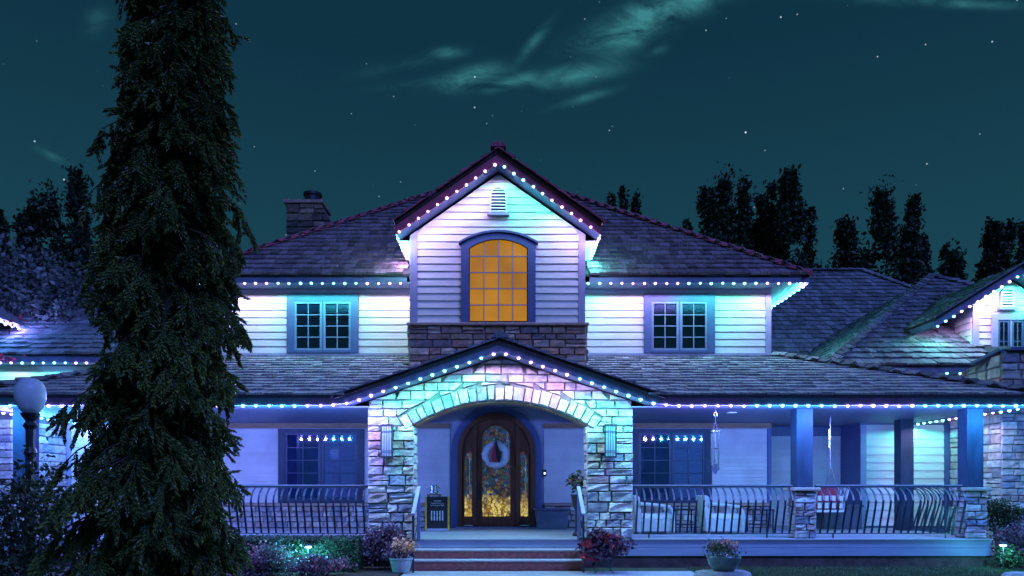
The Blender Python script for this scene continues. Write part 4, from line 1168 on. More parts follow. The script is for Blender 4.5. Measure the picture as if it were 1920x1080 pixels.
sr.location = (8.95, 14.47, DECK); sr.rotation_euler = (0, 0, math.pi / 2)
def handrail(x, label):
    t = thing('handrail', (x, 13.6, 0), label, 'handrail', 'handrails of the entry steps')
    MB().box(x - .03, x + .03, 13.95, 14.0, DECK, 1.50).build('post', M['trim'], t)
    MB().box(x - .018, x + .018, 13.14, 13.18, 0, 1.02).build('post', M['iron'], t)
    MB().slab([(x - .032, 14.02, 1.50), (x + .032, 14.02, 1.50), (x + .032, 13.12, 1.02), (x - .032, 13.12, 1.02)], (0, 0, .035)).build('rail', M['trim_pale'], t)
    MB().tube([(x, 13.97, .95), (x, 13.16, .48)], .012, 6).build('lower_rail', M['iron'], t)
handrail(-1.60, 'grey step handrail beside the framed sign')
handrail(1.40, 'grey step handrail beside the flowering planter')

# ------------------------------------------------------------------ lanterns on the piers
def lantern(x, label):
    Y = D - .06
    z0, z1 = 1.55 + .54, 1.55 + 1.10
    t = thing('wall_lantern', (x, Y, z0), label, 'wall lantern', 'wall lanterns on the entry piers')
    MB().box(x - .09, x + .09, Y, Y + .055, z0 + .02, z1 - .02).build('back_plate', M['iron'], t)
    fr = MB()
    for sx in (-1, 1):
        fr.box(x + sx * .10 - .012, x + sx * .10 + .012, Y - .15, Y - .126, z0, z1)
    fr.box(x - .112, x + .112, Y - .15, Y - .002, z1 + .001, z1 + .03); fr.box(x - .112, x + .112, Y - .15, Y - .002, z0 - .03, z0 - .001)
    fr.build('frame', M['iron'], t)
    MB().box(x - .087, x + .087, Y - .14, Y - .004, z0 + .002, z1 - .002).build('shade', M['globe'], t)
    for k in (-1, 0, 1):
        MB().box(x + k * .045 - .006, x + k * .045 + .006, Y - .150, Y - .1405, z0 + .004, z1 - .004).build('bar', M['trim'], t)
    for zz in (z0 + .10, z1 - .10):
        MB().box(x - .088, x + .088, Y - .154, Y - .1505, zz - .008, zz + .008).build('cross_bar', M['trim'], t)
lantern(P(728, 0, D)[0], 'flat metal wall lantern on the pier beside the steps shrub')
lantern(P(1142, 0, D)[0], 'flat metal wall lantern on the pier nearest the wind chime')

# ------------------------------------------------------------------ things on the porch
def chair(x, label):
    t = thing('armchair', (x, 15.5, DECK), label, 'armchair', 'white armchairs on the porch', local=True)
    # faces +x; back at -x
    back = MB(); pr = [(-.36, .05), (-.40, .45), (-.42, .78), (-.36, .80), (-.30, .76), (-.27, .42), (-.27, .05)]
    back.prism([(a, b) for a, b in pr], -.30, .30); back.build('back', M['white_wicker'], t, bevel=.02)
    MB().box(-.265, .36, -.30, .30, .06, .30).build('seat_base', M['white_wicker'], t, bevel=.015)
    MB().box(-.262, .38, -.24, .24, .303, .42).build('seat_cushion', M['cushion'], t, bevel=.035)
    for sy in (-1, 1):
        MB().tube([(-.30, sy * .33, .62), (0, sy * .34, .60), (.30, sy * .34, .56), (.37, sy * .34, .45), (.37, sy * .34, .06)], .035, 8).build('arm', M['white_wicker'], t)
    for a in (-.3, .3):
        for b in (-.25, .25):
            MB().box(a - .025, a + .025, b - .025, b + .025, 0, .058).build('leg', M['white_wicker'], t)
    return t
c1 = chair(P(1222, 0, 15.5)[0], 'white wicker armchair nearest the stone entry pier')
copy_tree(c1, (P(1350, 0, 15.5)[0], 15.5, DECK), 'white wicker armchair behind the bowl planter, further from the entry')
def table(x, w, label):
    t = thing('side_table', (x, 15.9, DECK), label, 'side table', 'dark side tables on the porch', local=True)
    MB().box(-w / 2, w / 2, -.22, .22, .47, .50).build('table_top', M['dark_metal'], t)
    MB().box(-w / 2 + .03, w / 2 - .03, -.19, .19, .16, .18).build('shelf', M['dark_metal'], t)
    for a in (-1, 1):
        for b in (-1, 1):
            MB().box(a * (w / 2 - .02) - .013, a * (w / 2 - .02) + .013, b * .19 - .013, b * .19 + .013, 0, .469).build('leg', M['dark_metal'], t)
    return t
tb = table(P(1282, 0, 15.9)[0], .46, 'dark slim side table between the two white armchairs')
copy_tree(tb, (P(1425, 0, 15.9)[0], 15.9, DECK), 'dark slim side table right of the second white armchair')
# porch swing, hung by chains
sx_ = 6.97
sw = thing('porch_swing', (sx_, 16.0, 1.0), 'hanging porch swing with red cushion behind the stone pillar', 'porch swing')
for yy in (15.95, 17.2):
    ch = MB(); ch.tube([(sx_, yy, 3.0), (sx_, yy, 1.95)], .010, 5); ch.tube([(sx_, yy, 1.95), (sx_ - .22, yy, 1.05)], .009, 5); ch.tube([(sx_, yy, 1.95), (sx_ + .22, yy, 1.32)], .009, 5)
    ch.tube([(sx_ - .025, yy, 2.75), (sx_ - .025, yy, 2.35)], .014, 5)
    ch.build('chain', M['alu'], sw)
MB().box(sx_ - .32, sx_ + .25, 15.85, 17.3, .98, 1.03).build('seat', M['white_paint'], sw)
for k in range(9):
    yy = 15.9 + k * .165
    MB().slab([(sx_ + .25, yy, 1.0), (sx_ + .25, yy + .07, 1.0), (sx_ + .38, yy + .07, 1.55), (sx_ + .38, yy, 1.55)], (.025, 0, 0)).build('slat', M['white_paint'], sw)
for k in range(4):
    xx = sx_ - .30 + k * .15
    for z in (1.06, 1.22):
        MB().box(xx, xx + .075, 15.86, 15.885, z, z + .11).build('end_slat', M['white_paint'], sw)
MB().box(sx_ - .3, sx_ + .24, 15.9, 16.8, 1.032, 1.14).build('cushion', M['red_cloth'], sw, bevel=.04)
MB().slab([(sx_ - .28, 15.92, 1.18), (sx_ + .22, 15.92, 1.18), (sx_ + .18, 15.98, 1.50), (sx_ - .2, 15.98, 1.50)], (0, .12, .02)).build('pillow', M['red_cloth'], sw, bevel=.03)
# dark storage chest behind the swing
cbx = thing('storage_chest', (7.6, 17.0, DECK), 'low dark storage chest on the porch beside the red swing cushion', 'chest')
MB().box(7.25, 8.1, 16.9, 17.35, DECK, DECK + .5).build('body', M['box_blue'], cbx); MB().box(7.22, 8.13, 16.87, 17.38, DECK + .502, DECK + .56).build('lid', M['box_blue'], cbx)
# wind chime
wcx, wcy = P(1341.5, 0, 13.75)[0], 13.75
wz_ = lambda py: P(0, py, wcy)[1]
wc = thing('wind_chime', (wcx, wcy, wz_(812)), 'metal tube wind chime hanging from the porch eave', 'wind chime')
MB().tube([(wcx, wcy, 2.99), (wcx, wcy, wz_(790))], .005, 5).build('cord', M['dark_metal'], wc)
ringp = [(wcx + .028 * math.cos(t), wcy, wz_(777) + .045 * math.sin(t)) for t in np.linspace(0, 2 * math.pi, 13)]
MB().tube(ringp, .006, 5).build('hook', M['alu'], wc)
cd = MB()
for k in range(5):
    t = 2 * math.pi * k / 5
    cd.tube([(wcx, wcy, wz_(790)), (wcx + .075 * math.cos(t), wcy + .075 * math.sin(t), wz_(808))], .003, 4)
cd.build('cords', M['dark_metal'], wc)
MB().lathe([(.085, 0), (.088, .01), (.085, .02)], (wcx, wcy, wz_(810)), 16).build('disc', M['alu'], wc)
for k in range(5):
    t = 2 * math.pi * k / 5 + .3
    a, b = wcx + .068 * math.cos(t), wcy + .068 * math.sin(t)
    MB().tube([(a, b, wz_(812)), (a, b, wz_(862 + 5 * k))], .014, 8).build('tube', M['alu'], wc)
MB().lathe([(.045, 0), (.048, .01), (.045, .018)], (wcx, wcy, wz_(842)), 12).build('clapper', M['dark_metal'], wc)
MB().tube([(wcx, wcy, wz_(810)), (wcx, wcy, wz_(872))], .003, 4).build('sail_cord', M['alu'], wc)
MB().prism([(wcx - .075, wz_(880)), (wcx, wz_(890)), (wcx + .075, wz_(878)), (wcx + .05, wz_(871)), (wcx, wz_(869)), (wcx - .05, wz_(872))], wcy - .006, wcy + .006).build('sail', M['fascia'], wc)
# doorbell
db = thing('doorbell', (P(1021, 0, W2)[0], W2 - .05, 1.8), 'small lit doorbell on the wall right of the front door', 'doorbell')
a, b = P(1021, 887, W2)
MB().box(a - .035, a + .035, W2 - .055, W2 - .031, b - .08, b + .08).build('case', M['dark_metal'], db)
MB().box(a - .018, a + .018, W2 - .062, W2 - .056, b - .03, b + .015).build('button', M['doorbell'], db)
# framed sign left of the door
SY = 16.3
sx0, sz1 = P(797, 931, SY); sx1, _ = P(843, 0, SY); sz0 = DECK + .01
sg = thing('framed_sign', ((sx0 + sx1) / 2, SY, DECK), 'tall framed black sign with gilt sides standing left of the front door', 'sign')
MB().box(sx0 + .045, sx1 - .045, SY, SY + .02, sz0 + .05, sz1 - .04).build('board', M['chalkboard'], sg)
for a, b in ((sx0, sx0 + .042), (sx1 - .042, sx1)):
    MB().box(a, b, SY - .03, SY + .03, sz0 + .0, sz1 - .0).build('frame_side', M['gold'], sg)
MB().box(sx0 + .043, sx1 - .043, SY - .028, SY + .03, sz1 - .038, sz1).build('frame_rail', M['dark_metal'], sg)
MB().box(sx0 + .043, sx1 - .043, SY - .028, SY + .03, sz0, sz0 + .048).build('frame_rail', M['trim_pale'], sg)
for i, (zz, wd) in enumerate(((.79, .15), (.72, .27), (.66, .30), (.44, .30), (.30, .30))):
    zc = sz0 + (sz1 - sz0) * (zz + .08) ; xc_ = (sx0 + sx1) / 2
    if i < 3:
        pts = [(xc_ - wd / 2 + wd * k / 14, SY - .006, zc + .014 * math.sin(k * 2.3 + i)) for k in range(15)]
        MB().tube(pts, .0045, 4).build('script_line', M['chalk'], sg)
    else:
        for k in range(5):
            xx = xc_ - wd / 2 + wd * (k + .2) / 5
            MB().box(xx, xx + .028, SY - .008, SY - .002, zc - .06, zc + .05).build('mark', M['blind'], sg)
can = thing('watering_can', (sx0 + .12, SY + .15, 1.5), 'pale metal watering can beside the framed sign', 'watering can')
ax, az = P(813, 926, SY + .12)
MB().lathe([(.085, 0), (.09, .02), (.075, .19), (.08, .2)], (ax, SY + .12, az), 14).build('body', M['alu'], can)
MB().tube([(ax - .08, SY + .12, az + .04), (ax - .16, SY + .12, az + .15), (ax - .19, SY + .12, az + .19)], .014, 6).build('spout', M['alu'], can)
MB().tube([(ax + .07, SY + .12, az + .17), (ax + .14, SY + .12, az + .12), (ax + .08, SY + .12, az + .03)], .008, 5).build('handle', M['alu'], can)
pst = thing('plant_stand', (ax, SY + .12, DECK), 'slim wooden stand under the watering can beside the sign', 'stand')
MB().box(ax - .14, ax + .16, SY + .04, SY + .28, az - .03, az - .002).build('top', M['board_wood'], pst)
for a in (-.11, .13):
    for b in (.07, .25):
        MB().box(ax + a - .015, ax + a + .015, SY + b - .015, SY + b + .015, DECK, az - .031).build('leg', M['board_wood'], pst)
# slate crate right of door
bx0, bz1 = P(1005, 957, 17.0); bx1, _ = P(1066, 0, 17.0)
crt = thing('storage_crate', ((bx0 + bx1) / 2, 17.0, DECK), 'slate blue tapered crate on the porch right of the front door', 'crate')
MB().prism([(bx0 + .03, DECK + .002), (bx1 - .04, DECK + .002), (bx1, bz1), (bx0 - .02, bz1)], 16.95, 17.33).build('body', M['box_blue'], crt, bevel=.012)
MB().prism([(bx0 - .05, bz1 + .001), (bx1 + .03, bz1 + .001), (bx1 + .03, bz1 + .045), (bx0 - .05, bz1 + .045)], 16.92, 17.36).build('lid', M['box_blue'], crt, bevel=.008)

# ------------------------------------------------------------------ foliage helpers
def leaves(name, m, parent, C, size, aspect=.5, flat=0., stuff=False):
    """C: (n,3) leaf centres; each leaf two triangles folded on its midrib"""
    C = np.asarray(C, float); n = len(C)
    d = RNG.normal(size=(n, 3)); d[:, 2] = d[:, 2] * (1 - flat) - .25; d /= np.linalg.norm(d, axis=1)[:, None]
    a = RNG.normal(size=(n, 3)); s_ = np.cross(d, a); s_ /= np.linalg.norm(s_, axis=1)[:, None]; nn = np.cross(d, s_)
    L_ = (size * RNG.uniform(.65, 1.35, n))[:, None]
    V = np.stack([C - d * L_ * .5, C + s_ * L_ * aspect * .5 + nn * L_ * .10, C + d * L_ * .5, C - s_ * L_ * aspect * .5 + nn * L_ * .10], 1).reshape(-1, 3)
    i = np.arange(n)[:, None] * 4
    Fq = np.concatenate([i + np.array([[0, 1, 2]]), i + np.array([[0, 2, 3]])], 0)
    return npmesh(name, V, Fq, m, parent, stuff)
def blob(c, r, n, nclump=14, shell=.75, cs=.33, squash=(1, 1, 1)):
    """clumpy points in an ellipsoid"""
    k = RNG.normal(size=(nclump, 3)); k /= np.linalg.norm(k, axis=1)[:, None]
    k *= (RNG.uniform(.35, 1, nclump) ** .5)[:, None] * shell
    idx = RNG.integers(0, nclump, n)
    p = k[idx] + RNG.normal(size=(n, 3)) * cs
    return p * (np.array(r) * np.array(squash)) + np.array(c)

# ------------------------------------------------------------------ big spruce
def spruce(x, yy, H):
    t = thing('spruce_tree', (x, yy, 0), 'tall dark weeping spruce standing in front of the house', 'tree')
    lean = lambda z: .055 * z
    MB().tube([(x + lean(z), yy, z) for z in np.linspace(-.1, H, 10)], [.2 * (1 - k / 10) + .015 for k in range(10)], 10).build('trunk', M['bark'], t)
    B, Dr = [], []
    br = MB()
    z = .15
    while z < H - .2:
        w = max(.15, 1.30 - .094 * z) * min(1, (H - z) / 1.6)
        for _ in range(8):
            az = R(0, 2 * math.pi); L_ = w * R(.42, .86) * (1.22 if random.random() < .14 else 1)
            zz = z + R(-.1, .1); dr = R(.35, .62)
            ca, sa = math.cos(az), math.sin(az)
            pt = lambda s: np.array([x + lean(zz) + ca * L_ * s, yy + sa * L_ * s, zz + .12 * math.sin(s * 2.2) - dr * L_ * s * s])
            br.tube([tuple(pt(s)) for s in (0, .4, .75, 1)], [.018, .013, .008, .004], 4, False)
            s = .06
            while s < 1.0:
                s += .072 / L_ * R(.6, 1.4)
                p0 = pt(min(s, 1))
                # pendulous twig
                tl = R(.16, .50) * (1 if s < .9 else .7)
                out = np.array([ca, sa, 0]) * R(.05, .6) + np.array([-sa, ca, 0]) * R(-.6, .6) + np.array([0, 0, -1.0]) * R(.7, 1.3)
                out /= np.linalg.norm(out)
                for q in np.arange(.02, tl, .036):
                    B.append(p0 + out * q)
                    dd = out + RNG.normal(size=3) * .40 + np.array([0, 0, -.25]); Dr.append(dd / np.linalg.norm(dd))
        z += .16
    B = np.array(B); Dr = np.array(Dr); n = len(B)
    br.build('branches', M['bark'], t, stuff=False)
    # a shoot: tapered spindle with side needles
    tv = [(0, 0, 0)]; tf = []
    ax_ = []
    for k in range(5):
        u_ = .10 + .19 * k
        for j in range(3):
            a_ = 2 * math.pi * j / 3 + k * 1.1
            ca, sa = math.cos(a_), math.sin(a_)
            b0 = len(tv)
            tv += [(u_ - .09, -sa * .12, ca * .12), (u_ - .09, sa * .12, -ca * .12), (u_ + .24, ca * .17, sa * .17)]
            tf.append((b0, b0 + 1, b0 + 2))
    tv = np.array(tv[1:]); tf = np.array(tf) - 1
    a = RNG.normal(size=(n, 3)); s1 = np.cross(Dr, a); s1 /= np.linalg.norm(s1, axis=1)[:, None]; s2 = np.cross(Dr, s1)
    L_ = RNG.uniform(.11, .19, n)
    V = B[:, None, :] + L_[:, None, None] * (tv[None, :, 0:1] * Dr[:, None, :] + tv[None, :, 1:2] * s1[:, None, :] + tv[None, :, 2:3] * s2[:, None, :])
    Fq = (np.arange(n)[:, None, None] * len(tv) + tf[None]).reshape(-1, 3)
    npmesh('crown', V.reshape(-1, 3), Fq, M['spruce'], t)
    print('spruce shoots', n, 'tris', len(Fq))
spruce(P(275, 0, 8.5)[0], 8.5, 11.5)

# ------------------------------------------------------------------ trees far behind the house
def columnar(px, pytop, wpx, Y, label, spires=1, n=2200, m='leaf_dark', base=.5, leaf=.22, lean=0):
    x, zt_ = P(px, pytop, Y); w = wpx * 1.85 * Y / F / 2; n = int(n * 3)
    t = thing('background_tree', (x, Y, 0), label, 'tree', 'dark trees behind the house')
    C = []
    for s in range(spires):
        ox = 0 if spires == 1 else w * (-.65 + 1.3 * s / (spires - 1)) + R(-.1, .1) * w
        hh = zt_ * (1 if s == spires // 2 else R(.86, .96)); rw = w * (1 if spires == 1 else .7)
        k = n // spires; nc = 46
        zc = base + (hh - base) * RNG.uniform(0, 1, nc) ** .8
        f = (zc - base) / (hh - base)
        prof = np.clip(np.minimum(1.0, (1 - f) * 2.2 + .08), .05, 1) * (.55 + .55 * RNG.uniform(0, 1, nc))
        th = RNG.uniform(0, 2 * math.pi, nc)
        cc = np.stack([x + ox + lean * f * w + np.cos(th) * rw * prof * .75, Y + np.sin(th) * rw * prof * .75, zc], 1)
        cc[0] = (x + ox + lean * w, Y, hh - .4)
        idx = RNG.integers(0, nc, k)
        sg_ = np.array([.30, .30, .55]) * (.34 + .42 * w)
        C.append(cc[idx] + np.clip(RNG.normal(size=(k, 3)), -2.2, 2.2) * sg_ * (.35 + .65 * prof[idx])[:, None])
    C = np.concatenate(C); C = C[C[:, 2] > .3]
    leaves('crown', M[m], t, C, leaf, .55)
    MB().tube([(x, Y, -.1), (x, Y, zt_ * .45), (x + lean * w * .7, Y, zt_ * .74)], [.22, .12, .03], 7).build('trunk', M['bark'], t)
BT = [
    (1148, 366, 30, 40, 'small dark spire of a tree just right of the gable roof', 1, 900),
    (1168, 358, 30, 40.5, 'middle of three small dark spires right of the gable roof', 1, 900),
    (1193, 367, 30, 41, 'outermost of three small dark spires right of the gable roof', 1, 900),
    (1311, 360, 34, 33, 'slim dark tree at the start of the grove above the roof hip', 2, 2600),
    (1354, 336, 62, 33, 'broad dark tree in the grove above the roof hip', 3, 4800),
    (1394, 344, 50, 34, 'dark tree with three tips amid the grove above the roof hip', 3, 3600),
    (1422, 352, 46, 33, 'thin leaved dark tree beside the tall pointed one', 2, 2600),
    (1479, 332, 62, 32, 'tall pointed dark tree above the upper eave corner', 1, 4200),
    (1519, 400, 36, 33, 'short dark tree against the tall pointed one', 1, 1500),
    (1645, 366, 96, 33, 'large dark tree above the rear roof ridge', 3, 5600),
    (1690, 377, 36, 33.5, 'dark tree leaning out of the large tree above the rear ridge', 1, 2000, .7),
    (1592, 424, 26, 34, 'low dark spire left of the large tree above the rear ridge', 1, 1000),
    (1728, 450, 38, 34, 'small cone shaped dark tree standing alone above the wing roof', 1, 1700),
    (1773, 454, 32, 36, 'narrow dark tree next to the cone shaped one', 1, 1300),
    (1795, 468, 30, 36, 'low dark tree between the narrow one and the right grove', 1, 1200),
    (1828, 432, 60, 35, 'dark tree starting the grove above the right gable', 2, 2200),
    (1862, 420, 58, 35, 'dark tree in the middle of the grove above the right gable', 1, 2200),
    (1894, 414, 58, 35, 'tallest dark tree of the grove above the right gable', 1, 2200),
    (1922, 430, 44, 36, 'dark tree cut off by the picture edge above the right gable', 1, 2000),
    (1708, 480, 30, 35, 'low dark tree filling the gap beside the cone shaped tree', 1, 900),
    (1757, 482, 44, 37, 'lowest dark bushy tree between the cone shaped and the narrow tree', 2, 1000),
    (106, 328, 66, 30, 'tall dark tree with ragged tips left of the spruce', 2, 4200),
    (150, 344, 34, 31, 'slim dark tree half hidden by the spruce', 1, 1500),
    (66, 352, 52, 31, 'dark tree left of the ragged tall one', 2, 2600),
    (28, 390, 50, 31, 'low dark tree near the picture edge behind the purple one', 2, 2600),
    (-2, 396, 40, 32, 'dark tree cut off by the left picture edge', 1, 1800),
]
for b in BT:
    px, py, w, Y, lab, sp, n = b[:7]
    columnar(px, py, w, Y, lab, sp, n, lean=b[7] if len(b) > 7 else 0, base=1.0)
# leafy tree lit purple beside the left wing
lt = thing('leafy_tree', (-12.6, 20.6, 0), 'broad leafy tree lit purple behind the lamp post', 'tree')
MB().tube([(-12.6, 20.6, -.1), (-12.5, 20.6, 3), (-12.3, 20.5, 6)], [.25, .18, .08], 8).build('trunk', M['bark'], lt)
C = np.concatenate([blob((-13.0, 20.3, 6.6), (1.5, 1.2, 1.7), 5200, 22, .85, .22), blob((-11.6, 20.0, 6.0), (.9, .9, 1.1), 2600, 14, .85, .24), blob((-14.3, 20.3, 7.0), (1.2, 1.0, 1.2), 2400, 12, .85, .25)])
leaves('crown', M['leaf_pale'], lt, C, .15, .6)
rs = thing('red_leaf_shrub', (-9.15, 12.6, 0), 'small tree with reddish leaves at the left edge above the globe', 'shrub')
MB().tube([(-9.15, 12.6, 0), (-9.0, 12.6, 2.2), (-8.6, 12.5, 3.6)], [.05, .035, .012], 6).build('trunk', M['bark'], rs)
leaves('crown', M['petal_red'], rs, np.concatenate([blob((-8.55, 12.6, 3.72), (.26, .3, .12), 60, 6), blob((-8.3, 12.5, 4.25), (.3, .3, .2), 34, 6)]), .09, .4)

# ------------------------------------------------------------------ lamp post
lx, ly = P(57, 0, 9.2)[0], 9.2
lp = thing('lamp_post', (lx, ly, 0), 'black garden lamp post with an unlit white globe beside the spruce', 'lamp post')
gz0 = P(0, 775, ly)[1]
MB().lathe([(.13, 0), (.13, .08), (.08, .2), (.06, .35), (.055, 1.9), (.075, 1.95), (.06, 2.0), (.05, 2.02), (.055, gz0 - .20), (.085, gz0 - .15), (.05, gz0 - .1), (.10, gz0 - .03), (.11, gz0)], (lx, ly, 0), 14).build('pole', M['dark_metal'], lp, smooth=False)
MB().lathe([(.08, 0), (.13, .06), (.168, .17), (.175, .24), (.165, .32), (.125, .39), (.07, .425), (.02, .43)], (lx, ly, gz0 + .002), 24).build('globe', M['globe'], lp, smooth=True)
# dark shrub round the post
ds = thing('garden_shrub', (P(60, 0, 8.9)[0], 8.9, 0), 'dark open leafy shrub around the foot of the lamp post', 'shrub')
C = np.concatenate([blob((P(62, 0, 8.9)[0], 8.9, 1.0), (.55, .45, .95), 1900, 26, .9, .2), blob((P(20, 0, 8.7)[0], 8.7, .8), (.4, .4, .7), 700, 12, .9, .2)])
leaves('foliage', M['leaf_dark'], ds, C, .075, .6)
st = MB()
for k in range(9):
    st.tube([(ds.location.x + R(-.1, .1), 8.9, 0), (ds.location.x + R(-.4, .4), 8.9 + R(-.2, .2), R(1, 1.8))], .008, 4)
st.build('stems', M['bark'], ds)

# ------------------------------------------------------------------ garden in front of the porch
hx0, hx1 = -5.3, -2.55
hg = thing('hedge', ((hx0 + hx1) / 2, 13.5, 0), 'long clipped green hedge below the porch railing', 'hedge')
n = 12000
hp = np.stack([RNG.uniform(hx0, hx1, n), 13.05 + .75 * RNG.uniform(0, 1, n), RNG.uniform(.03, .62, n)], 1)
face = RNG.uniform(0, 1, n)
hp[face < .42, 1] = 13.05 + RNG.normal(0, .02, (face < .42).sum()); hp[face > .66, 2] = .61 + RNG.normal(0, .018, (face > .66).sum())
leaves('foliage', M['hedge'], hg, hp, .035, .6)
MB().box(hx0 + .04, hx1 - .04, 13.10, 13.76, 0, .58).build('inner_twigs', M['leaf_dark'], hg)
def bush(name, label, cat, c, r, n, m, leaf=.06, parts=(), squash=(1, 1, 1), group=None):
    t = thing(name, (c[0], c[1], 0), label, cat, group)
    leaves('foliage', M[m], t, blob(c, r, n, 20, .8, .26, squash), leaf, .55)
    sm = MB()
    for k in range(5):
        sm.tube([(c[0] + R(-.04, .04), c[1], .0), (c[0] + R(-.6, .6) * r[0], c[1] + R(-.4, .4) * r[1], c[2] + r[2] * .3)], .008, 4)
    sm.build('stems', M['bark'], t)
    for nm, mm, k, cc, rr_, sz in parts:
        leaves(nm, M[mm], t, blob(cc, rr_, k, 12, .85, .25), sz, .8)
    return t
x, z = P(505, 1050, 12.7)
bush('flower_bush', 'pale flowering bush in the bed left of the garden light', 'bush', (x, 12.7, .33), (.42, .3, .26), 1500, 'leaf_pale', .055, (('blossom', 'petal_pink', 90, (x - .15, 12.55, .42), (.35, .2, .2), .05),))
x, z = P(600, 1060, 12.6)
bush('flower_bush', 'plum coloured bush in the bed in front of the garden light', 'bush', (x, 12.55, .20), (.55, .3, .17), 1700, 'leaf_purple', .055, (('blossom', 'petal_pink', 120, (x + .2, 12.4, .24), (.35, .15, .12), .05),))
x, z = P(465, 1065, 12.4)
bush('flower_bush', 'low rosy bush at the foot of the spruce', 'bush', (x, 12.4, .22), (.3, .25, .2), 800, 'leaf_purple', .05, (('blossom', 'petal_pink', 60, (x, 12.3, .28), (.25, .15, .15), .045),))
x, z = P(722, 1010, 13.55)
bush('garden_shrub', 'tall plum leaved shrub against the entry pier left of the steps', 'shrub', (x + .03, 13.5, .50), (.36, .24, .42), 3000, 'leaf_purple', .06)
# pot of pale flowers left of steps
def pot(name, label, x, yy, prof, m, n=18):
    t = thing(name, (x, yy, 0), label, 'planter')
    return t
px_, pz_ = P(752, 1050, 13.15)
t = thing('flower_pot', (px_, 13.15, 0), 'pale pot of peach flowers left of the steps', 'flower pot')
MB().lathe([(.13, 0), (.15, .02), (.20, .22), (.22, .24), (.22, .27), (.20, .27), (.19, .25)], (px_, 13.15, .012), 18).build('pot', M['pot_white'], t, smooth=False)
MB().lathe([(.19, .24), (.10, .25)], (px_, 13.15, .012), 18).build('soil', M['soil'], t)
leaves('foliage', M['leaf_purple'], t, blob((px_ - .06, 13.15, .38), (.26, .22, .16), 520, 12, .8, .28), .06, .55)
leaves('blossom', M['petal_peach'], t, blob((px_ + .04, 13.02, .46), (.19, .12, .15), 260, 14, .8, .3), .055, .9)
# planter with plum coleus right of the steps
px_, _ = P(1131, 0, 13.2)
t = thing('plant_stand', (px_, 13.2, 0), 'large plum leaved plant in a wire stand right of the steps', 'planter')
MB().lathe([(.12, .12), (.16, .14), (.20, .30), (.19, .31)], (px_, 13.2, 0), 16).build('pot', M['dark_metal'], t)
sw_ = MB()
for k in range(4):
    a_ = math.pi / 4 + k * math.pi / 2
    sw_.tube([(px_ + .20 * math.cos(a_), 13.2 + .2 * math.sin(a_), .28), (px_ + .15 * math.cos(a_), 13.2 + .15 * math.sin(a_), .12), (px_ + .2 * math.cos(a_), 13.2 + .2 * math.sin(a_), .04), (px_ + .24 * math.cos(a_), 13.2 + .24 * math.sin(a_), .014)], .008, 5)
sw_.build('wire_stand', M['iron'], t)
leaves('foliage', M['leaf_purple'], t, np.concatenate([blob((px_, 13.15, .44), (.44, .34, .20), 950, 22, .85, .22), blob((px_, 13.15, .62), (.26, .24, .14), 350, 10, .85, .25)]), .105, .5)
leaves('red_leaves', M['petal_red'], t, np.concatenate([blob((px_ - .3, 13.0, .52), (.12, .08, .08), 22, 5), blob((px_ - .28, 13.0, .30), (.16, .08, .10), 30, 6), blob((px_ + .1, 12.98, .6), (.2, .08, .1), 20, 6)]), .095, .5)
# glazed bowl on a rock
RX, RY = P(1357, 0, 11.9)[0], 11.9
rk = MB()
n1, n2 = 14, 7
vs = []
for j in range(n2):
    f = j / (n2 - 1)
    for i in range(n1):
        a_ = 2 * math.pi * i / n1
        r_ = (.50 + .06 * math.sin(3 * a_) + R(-.03, .03)) * (1 - .42 * f ** 2.2)
        vs.append((RX + r_ * math.cos(a_), RY + r_ * .75 * math.sin(a_), -.05 + .24 * math.sin(f * math.pi / 2) + R(-.006, .006)))
fs = [(j * n1 + i, j * n1 + (i + 1) % n1, (j + 1) * n1 + (i + 1) % n1, (j + 1) * n1 + i) for j in range(n2 - 1) for i in range(n1)] + [tuple(range((n2 - 1) * n1, n2 * n1))]
ro = rk.add(vs, fs).build('boulder', M['rock'])
tag(ro, 'flat topped pale boulder under the glazed bowl planter', 'boulder')
t = thing('bowl_planter', (RX, RY, .19), 'green glazed bowl planter of small flowers on the flat boulder', 'planter')
MB().lathe([(.13, 0), (.17, .01), (.235, .10), (.265, .19), (.275, .235), (.265, .24), (.255, .225)], (RX, RY, .192), 24).build('bowl', M['glaze'], t, smooth=True)
MB().lathe([(.257, .215), (.05, .225)], (RX, RY, .192), 20).build('soil', M['soil'], t)
leaves('foliage', M['leaf_mid'], t, blob((RX - .03, RY, .53), (.27, .25, .15), 900, 16, .8, .28), .042, .55)
leaves('blossom', M['petal_pink'], t, blob((RX - .05, RY - .05, .58), (.25, .2, .12), 170, 16, .85, .22), .038, .9)
leaves('peach_blossom', M['petal_peach'], t, blob((RX + .06, RY - .12, .62), (.12, .1, .05), 34, 6, .85, .25), .04, .9)
# plant on the porch by the right pier
hx, hz = P(1083, 935, 14.75)
t = thing('potted_plant', (hx, 14.75, DECK), 'leafy flowering plant in a dark urn behind the right pier', 'potted plant')
MB().lathe([(.10, 0), (.10, .04), (.05, .10), (.05, .5), (.10, .62), (.13, .80), (.14, .82)], (hx, 14.75, DECK + .001), 14).build('urn', M['dark_metal'], t)
leaves('foliage', M['leaf_mid'], t, blob((hx, 14.72, 1.58), (.22, .2, .22), 170, 14, .85, .25), .09, .5)
leaves('blossom', M['petal_pink'], t, blob((hx, 14.7, 1.62), (.2, .18, .18), 34, 10, .85, .25), .07, .8)
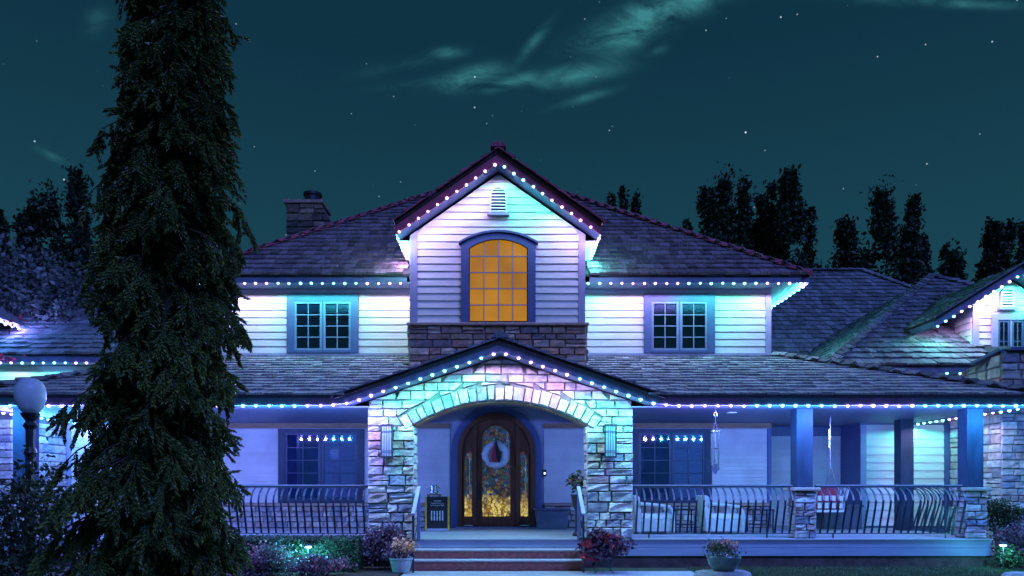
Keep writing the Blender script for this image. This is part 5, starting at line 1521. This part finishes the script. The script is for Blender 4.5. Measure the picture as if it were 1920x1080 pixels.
# shrubs and lamp at the right corner
x, z = P(1900, 1000, 14.0)
bush('garden_shrub', 'rounded dark shrub against the stone corner wall', 'shrub', (9.9, 14.9, .95), (.42, .4, .30), 2400, 'leaf_dark', .06)
bush('garden_shrub', 'low spreading plum shrub in front of the stone corner wall', 'shrub', (9.75, 14.1, .58), (.45, .3, .28), 2000, 'leaf_purple', .055)
bush('garden_shrub', 'small feathery plant lit cyan by the path light', 'shrub', (9.25, 13.7, .24), (.24, .25, .20), 900, 'leaf_mid', .06)
bush('garden_shrub', 'low pink flowered plant beside the path light', 'shrub', (9.62, 13.3, .14), (.22, .2, .10), 500, 'leaf_purple', .045, (('blossom', 'petal_pink', 60, (9.6, 13.2, .17), (.2, .1, .06), .04),))
ro2 = MB(); vs = []
for j in range(5):
    for i in range(10):
        a_ = 2 * math.pi * i / 10; f = j / 4
        r_ = (.30 + R(-.03, .03)) * (1 - .5 * f ** 2)
        vs.append((8.42 + r_ * math.cos(a_), 12.2 + r_ * .8 * math.sin(a_), -.03 + .16 * math.sin(f * math.pi / 2)))
ro2.add(vs, [(j * 10 + i, j * 10 + (i + 1) % 10, (j + 1) * 10 + (i + 1) % 10, (j + 1) * 10 + i) for j in range(4) for i in range(10)] + [tuple(range(40, 50))])
tag(ro2.build('boulder', M['rock']), 'small pale boulder at the right edge of the lawn', 'boulder')
def garden_light(x, yy, zl, label, power, spread):
    t = thing('garden_light', (x, yy, 0), label, 'garden light', 'cyan garden lights')
    MB().tube([(x, yy, 0), (x, yy, zl - .02)], .012, 6).build('stake', M['dark_metal'], t)
    MB().lathe([(.03, -.015), (.055, 0), (.05, .012)], (x, yy, zl), 12).build('lamp', M['spot_cyan'], t)
    MB().lathe([(.075, .022), (.06, .04), (.01, .06)], (x, yy, zl), 12).build('cap', M['dark_metal'], t)
    l = bpy.data.objects.new('garden_lamp', bpy.data.lights.new('garden_lamp', 'POINT')); COL.objects.link(l)
    l.data.energy = power; l.data.color = (.10, .80, 1.0); l.data.shadow_soft_size = .04; l.parent = t; l.location = (0, -.09, zl - .02)
a, b = P(578, 1026, 12.88)
garden_light(a, 12.88, b, 'cyan garden light glowing in front of the hedge', 42, 1)
a, b = P(1881, 1023, 13.4)
garden_light(a, 13.4, b, 'cyan mushroom path light right of the porch', 24, 1)

# lawn blades
def grass(x0, x1, y0, y1, n):
    C = np.stack([RNG.uniform(x0, x1, n), RNG.uniform(y0, y1, n), np.zeros(n)], 1)
    h = RNG.uniform(.025, .065, n); a = RNG.uniform(0, 2 * math.pi, n)
    s = np.stack([np.cos(a), np.sin(a), np.zeros(n)], 1) * .004
    tip = C + np.stack([RNG.normal(0, .02, n), RNG.normal(0, .02, n), h], 1)
    V = np.stack([C - s, C + s, tip], 1).reshape(-1, 3)
    return V
V = np.concatenate([grass(3.4, 9.3, 11.5, 14.0, 42000), grass(-10, -1.8, 9.0, 10.5, 3000), grass(9.3, 12, 11.5, 13.2, 8000)])
g = npmesh('grass', V, np.arange(len(V)).reshape(-1, 3), M['grass'], None, True)

print('objects', len(SC.objects))
